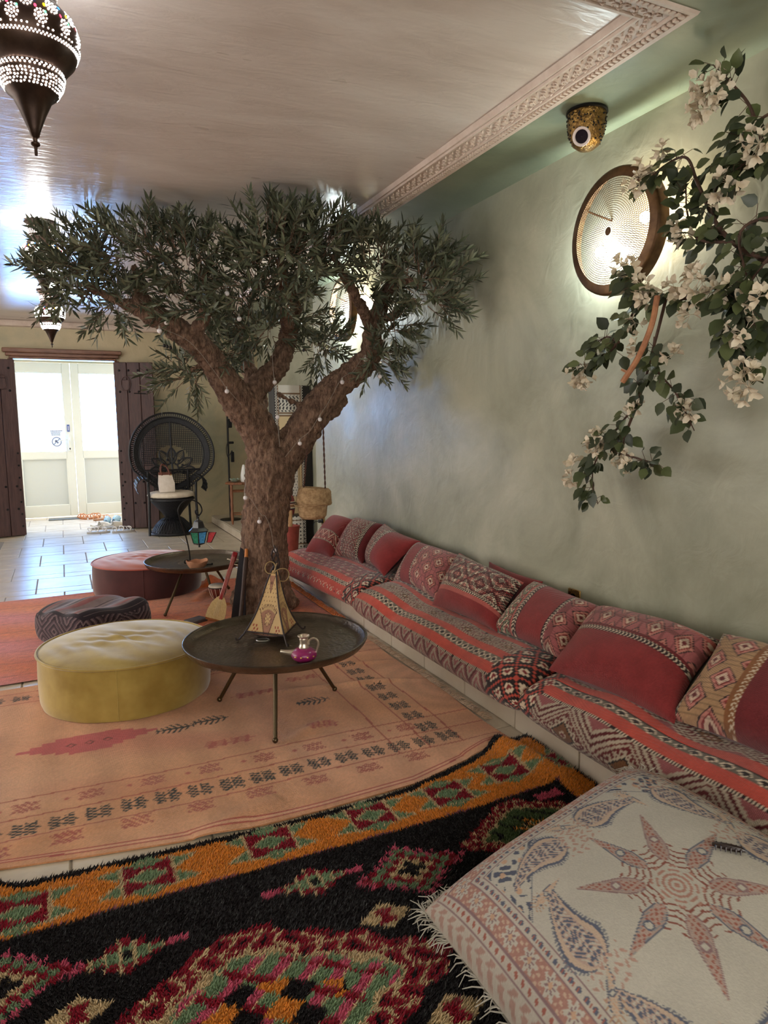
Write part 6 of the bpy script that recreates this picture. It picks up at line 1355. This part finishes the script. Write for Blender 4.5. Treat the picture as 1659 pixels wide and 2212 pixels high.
k = MB(); k.lathe([(0.030,0.565),(0.038,0.58),(0.040,0.62),(0.034,0.655),(0.018,0.672),(0.001,0.675)], 20, (2.12,6.98,0)); k.build('head', mat('tan_wood',(178,116,74),0.5), dl)
k = MB(); k.lathe([(0.043,0.585),(0.0445,0.61),(0.0435,0.628)], 20, (2.12,6.98,0)); k.lathe([(0.038,0.565),(0.046,0.575),(0.046,0.587)], 20, (2.12,6.98,0)); k.build('scarf', mat('wine_cloth',(120,36,42),0.8), dl)
mo = empty('mortar', (2.025,6.62,0), 'tall red clay mortar standing on the floor behind the bench end', 'mortar'); M_rclay = mat('red_clay', (150,62,50), 0.6, (128,48,40), 14, bump=0.1, bscale=40)
k = MB(); k.lathe([(0.001,0.002),(0.062,0.002),(0.066,0.01),(0.074,0.12),(0.084,0.25),(0.092,0.285),(0.094,0.298),(0.088,0.300),(0.080,0.285),(0.07,0.20),(0.001,0.18)], 32, (2.025,6.62,0)); k.build('bowl', M_rclay, mo, sharp=60)
k = MB(); k.tube([(2.02,6.62,0.185),(2.018,6.61,0.45)], [0.022,0.024], 6); tag(k.build('pestle', mat('pale_pestle_wood',(196,154,108),0.6,(176,132,88),14,stretch=(6,6,1)), sharp=30), 'square pale wooden pestle standing in the red mortar', 'pestle')
ps = empty('pedestal', (2.14,7.5,0), 'slim black pedestal beside the inlaid cabinet', 'pedestal'); k = MB(); k.tube([(2.13,7.5,0.02),(2.13,7.5,1.02)], 0.02, 8); k.build('post', M_iron, ps)
k = MB(); k.lathe([(0.001,0.0),(0.10,0.0),(0.10,0.02),(0.001,0.025)], 20, (2.13,7.5,0)); k.build('foot', M_iron, ps); k = MB(); k.lathe([(0.001,1.015),(0.06,1.02),(0.065,1.035),(0.001,1.035)], 20, (2.13,7.5,0)); k.build('top', M_iron, ps)
k = MB(); k.lathe([(0.001,1.037),(0.030,1.037),(0.034,1.10),(0.040,1.20),(0.038,1.205),(0.032,1.19),(0.001,1.18)], 18, (2.13,7.5,0)); tag(k.build('terracotta_cup', mat('terracotta',(190,118,78),0.7,(170,100,66),14)), 'tall terracotta cup on the black pedestal', 'cup')
iv = empty('ivy', (2.10,7.55,1.25), 'trailing ivy with small green leaves beside the inlaid cabinet', 'plant'); ri = random.Random(6)
for s in range(3):
    x0 = 1.98+0.06*s; P = catmull([(x0,7.6,1.85),(x0+0.02,7.6,1.65),(x0+0.05*s-0.02,7.58,1.45),(x0+0.04,7.58,1.24-0.04*s)], 6); k = MB(); k.tube(P, 0.003, 5); k.build('vine', M_stem, iv)
    for i in range(24):
        p = P[ri.randrange(len(P))]; d = Vector((ri.uniform(-1,1), ri.uniform(-1,0), ri.uniform(-1,0.3))).normalized(); piece('leaf', blm[ri.randrange(4)], iv, leaf_mat(p, d, Vector((ri.uniform(-.5,.5),-1,0.4)), ri.uniform(0.035,0.06), 0.78))

# ------------------------------------------------------------------ wall sockets, ceiling spot
M_brass = mat('hammered_brass', (150,116,62), 0.35, (96,70,38), 60, 2, metal=0.8, bump=0.6, bscale=90)
def socket(y, z, label):
    o_ = empty('wall_socket', (WX,y,z), label, 'socket', 'brass wall sockets'); k = MB(); k.bbox((WX-0.005,y,z),(0.008,0.085,0.085),0.003); k.build('plate', M_brass, o_)
    k = MB(); k.lathe([(0.001,0.0),(0.020,0.0),(0.022,0.003)], 20, M=Matrix.Translation((WX-0.0105,y,z)) @ Matrix.Rotation(-PI/2,4,'Y')); k.build('insert', M_iron, o_); return o_
socket(2.535,0.475,'brass wall socket just above the red pillows'); socket(6.03,0.41,'brass wall socket with black plug below the straw basket')
k = MB(); k.tube([(WX-0.012,6.03,0.41),(WX-0.05,6.03,0.41)], 0.016, 10); k.tube(catmull([(WX-0.05,6.03,0.41),(WX-0.09,6.04,0.39),(WX-0.08,6.06,0.25),(WX-0.04,6.08,0.02)],6), 0.003, 5); tag(k.build('plug_lead', mat('black_plug',(36,34,36),0.5)), 'black plug and thin lead in the far wall socket', 'plug')
sp = empty('ceiling_spot', (1.935,2.277,2.499), 'pierced brass dome spotlight with black lens on the sage soffit', 'light')
k = MB(); k.lathe([(0.001,2.499),(0.078,2.499),(0.080,2.490),(0.074,2.488)], 36, (1.935,2.277,0)); k.build('mounting_plate', M_iron, sp)
k = MB(); k.lathe([(0.073,2.488),(0.074,2.47),(0.072,2.44),(0.066,2.405),(0.052,2.375),(0.030,2.358),(0.001,2.352)], 36, (1.935,2.277,0)); k.build('dome', M_brass, sp, sharp=0)
k = MB(); rd = random.Random(3)
for i in range(170):
    z = rd.uniform(2.38,2.48); a = rd.uniform(0, 2*PI); r_ = np.interp(z, [2.375,2.405,2.44,2.47], [0.0525,0.0665,0.0725,0.0745]); k.sphere((1.935+r_*math.cos(a),2.277+r_*math.sin(a),z), 0.0035, 5, 4)
tag(k.build('pierced_dots', M_iron, sp), kind='stuff')
dv = Vector((-0.78,-0.52,-0.42)).normalized(); ec = Vector((1.935,2.277,2.415))+dv*0.064; Me = align_z(ec, dv)
k = MB(); k.lathe([(0.026,0.0),(0.035,0.006),(0.034,0.012),(0.026,0.010),(0.024,0.004)], 28, M=Me); k.build('lens_ring', mat('white_ring',(214,200,196),0.4), sp); k = MB(); k.lathe([(0.001,0.004),(0.025,0.005)], 24, M=Me); k.build('lens', mat('dark_lens',(26,18,30),0.2), sp)

# ------------------------------------------------------------------ pierced disc sconces
M_disc = mat('antique_brass', (112,84,58), 0.42, (84,60,42), 20, metal=0.7)
M_glow_c = emat('cool_bulb', (0.85, 0.97, 1.0), 60); M_glow_w = emat('warm_bulb', (1.0, 0.80, 0.45), 30)
def sconce(y, z, label, big, e1_, e2_):
    root = empty('disc_sconce', (WX,y,z), label, 'wall lamp', 'pierced disc wall lamps'); Rr = 0.243; xf = WX-0.115
    def p(r_, a, dx=0): return (xf-0.020*(1-(r_/Rr)**2)+dx, y+r_*math.cos(a), z+r_*math.sin(a))
    k = MB(); r_ = 0.022; ring_w, bar = 0.0058, 0.0024
    if not big: ring_w, bar = 0.011, 0.004
    k.add([p(0, 0)]+[p(0.0165, a) for a in np.linspace(0, 2*PI, 20)[:-1]], [(0, i+1, (i+1) % 19+1) for i in range(19)])
    r_ = 0.0165
    while r_ < 0.205:
        n = max(24, int(2*PI*r_/(0.0078 if big else 0.016))); r1 = r_+ring_w
        A = np.array([[p(q, a) for a in np.linspace(0, 2*PI, n+1)] for q in (r1, r1+bar)]); k.grid(A)
        for i in range(n):
            a0 = 2*PI*i/n; da = 2*PI/n*0.36; k.add([p(r_, a0), p(r_, a0+da), p(r1, a0+da), p(r1, a0)], [(0,1,2,3)])
        r_ = r1+bar
    k.build('pierced_face', M_disc, root, sharp=0)
    k = MB(); n = 64; A = np.array([[p(q, a, dx) for a in np.linspace(0, 2*PI, n+1)] for q, dx in ((r_-0.002,0),(0.235,0),(0.243,0.003),(0.245,0.012),(0.243,0.052))]); k.grid(A); k.build('rim', M_disc, root, sharp=0)
    for a in (0.6,2.6,4.7): k = MB(); k.tube([(xf+0.045,y+0.235*math.cos(a),z+0.235*math.sin(a)),(WX-0.002,y+0.15*math.cos(a),z+0.15*math.sin(a))], 0.004, 6); k.build('bracket', M_disc, root)
    for (dy, dz, m_, c, e_) in ((0.125,-0.045,M_glow_c,(0.80,0.97,1.0),e1_),(-0.12,0.03,M_glow_w,(1.0,0.84,0.58),e2_)):
        k = MB(); k.sphere((WX-0.060,y+dy,z+dz), 0.022, 12, 8); k.build('bulb', m_, root)
        l = lamp('sconce_lamp', 'POINT', Vector((WX-0.060,y+dy,z+dz))-Vector(root.location), e_, c, 0.03); l.parent = root
    return root
sconce(2.24,2.052,'pierced brass disc sconce glowing beside the bougainvillea', True, 18, 11)
sconce(5.23,2.19,'pierced brass disc sconce glowing behind the olive tree', False, 44, 26)

# ------------------------------------------------------------------ mosaic lanterns under the ceiling
M_lbr = mat('dark_lantern_brass', (74,56,46), 0.38, (52,38,32), 20, metal=0.75); M_cell = eattr('lit_glass_cells', 36.0)
LP = [(0.80,1.56),(0.70,1.50),(0.62,1.25),(0.62,1.0),(0.58,0.80),(0.60,0.68),(0.72,0.56),(0.92,0.34),(1.0,0.06),(0.98,-0.18),(0.88,-0.42),(0.72,-0.60),(0.64,-0.66),(0.66,-0.74),(0.62,-0.92),(0.50,-1.12),(0.38,-1.22),(0.25,-1.5),(0.13,-1.80),(0.085,-1.95),(0.06,-1.97),(0.045,-2.0),(0.04,-2.05),(0.09,-2.08),(0.09,-2.12),(0.035,-2.16),(0.03,-2.33),(0.001,-2.34)]
def lantern(x, y, Rl, label, e_):
    zc_ = CEI-1.62*Rl; root = empty('mosaic_lantern', (x,y,CEI), label, 'lantern', 'mosaic lanterns under the ceiling'); rl = random.Random(int(y*10))
    k = MB(); k.lathe([(r_*Rl, z*Rl) for r_, z in LP[4:]], 48, (x,y,zc_)); k.lathe([(r_*Rl, z*Rl) for r_, z in LP[:2]], 48, (x,y,zc_)); k.build('body', M_lbr, root, sharp=50)
    k = MB(); n = 60; zr = np.linspace(0.80, 1.50, 15); nz_ = [q[1] for q in LP[:5]][::-1]; nr_ = [q[0] for q in LP[:5]][::-1]     # pierced neck with real holes
    P = np.array([[(x+np.interp(z, nz_, nr_)*Rl*math.cos(a), y+np.interp(z, nz_, nr_)*Rl*math.sin(a), zc_+z*Rl) for a in np.linspace(0, 2*PI, n+1)] for z in zr]); idx = np.arange(P.shape[0]*P.shape[1]).reshape(P.shape[:2])
    k.add(P.reshape(-1, 3), [(idx[i, j], idx[i, j+1], idx[i+1, j+1], idx[i+1, j]) for i in range(len(zr)-1) for j in range(n) if not (i % 2 == 1 and (j+i//2) % 2 == 0)]); k.build('pierced_neck', M_lbr, root)
    l = lamp('lantern_lamp', 'POINT', (0, 0, zc_+1.15*Rl-CEI), e_, (0.88,0.94,1.0), 0.045); l.parent = root
    k = MB(); k.lathe([(0.001,1.62),(0.70,1.62),(0.74,1.58),(0.78,1.56)], 40, (x,y,zc_-0)); 
    for j in range(len(k.v)): k.v[j] = (k.v[j]-np.array((x,y,zc_)))*np.array((Rl,Rl,Rl))+np.array((x,y,zc_))
    k.build('ceiling_collar', M_lbr, root, sharp=50)
    zz = np.array([q[1] for q in LP])[::-1]; rz = np.array([q[0] for q in LP])[::-1]
    k = MB(); WH = np.array((1,0.97,0.93)); pal = [np.array(c) for c in ((0.004,0.018,0.06),(0.06,0.042,0.001),(0.06,0.004,0.008),(0.008,0.045,0.016))]
    def cell(a, z, s, c, el=1.0):
        r_ = np.interp(z, zz, rz); dr = (np.interp(z+0.03, zz, rz)-np.interp(z-0.03, zz, rz))/0.06; n = Vector((math.cos(a), math.sin(a), -dr)).normalized(); t = Vector((-math.sin(a), math.cos(a), 0)); u = n.cross(t)
        o_ = Vector((x,y,zc_))+Vector((r_*math.cos(a), r_*math.sin(a), z))*Rl+n*0.0012
        k.add([o_+(t*math.cos(b)*s+u*math.sin(b)*s*el)*Rl for b in np.linspace(0, 2*PI, 7)[:-1]], [(0,1,2,3,4,5)], c)
    nf = 12
    for j, a in enumerate(np.linspace(0, 2*PI, nf+1)[:-1]):
        for cz_, ca in ((0.30,a),(0.02,a+PI/nf)):                   # rosettes of white cells
            for rr_, n in ((0.0,1),(0.055,6),(0.110,11)):
                for q in range(n):
                    b = 2*PI*q/n+rr_*9; dz = rr_*math.sin(b)*1.15; r0 = max(0.5, np.interp(cz_+dz, zz, rz)); cell(ca+rr_*math.cos(b)/r0, cz_+dz, rl.uniform(0.017,0.022), WH*rl.uniform(0.4,1.0))
        for q, c in enumerate(pal): cell(a+PI/nf+(0.09 if q % 2 else -0.09), 0.34-0.075*q, 0.030, c, 1.4)
    for zr, n, s in ((-0.165,64,0.019),(-0.25,84,0.017),(-0.285,84,0.017),(-0.70,46,0.021),(-0.75,46,0.021)):
        for i_, a in enumerate(np.linspace(0, 2*PI, n+1)[:-1]):
            if zr == -0.165 and i_ % 5 == 4: continue
            cell(a+(PI/n if zr in (-0.285,-0.75) else 0), zr, s, WH*rl.uniform(0.5,1))
    for ri_, zr in enumerate((-0.85,-0.905,-0.96,-1.015,-1.07)):
        n = int(50*np.interp(zr, zz, rz)/0.62)
        for a in np.linspace(0, 2*PI, n+1)[:-1]: cell(a+(PI/n)*(ri_ % 2)+rl.uniform(-.02,.02), zr+rl.uniform(-.01,.01), rl.uniform(0.017,0.023), WH*rl.uniform(0.4,1))
    for zr in (0.86,0.98,1.04,1.10,1.16,1.36):
        for a in np.linspace(0, 2*PI, 37)[:-1]: cell(a+rl.uniform(-.03,.03), zr, rl.uniform(0.013,0.018), WH*rl.uniform(0.2,0.6))
    tag(k.build('glass_cells', M_cell, root, smooth=False, colors=True), kind='stuff')
    return root
lantern(-0.015, 2.215, 0.128, 'mosaic glass lantern hanging over the foreground rugs', 10)
lantern(-0.035, 4.90, 0.118, 'mosaic glass lantern half hidden by the olive leaves', 26)
lantern(-0.025, 7.25, 0.130, 'mosaic glass lantern hanging nearest the white entrance doors', 48)
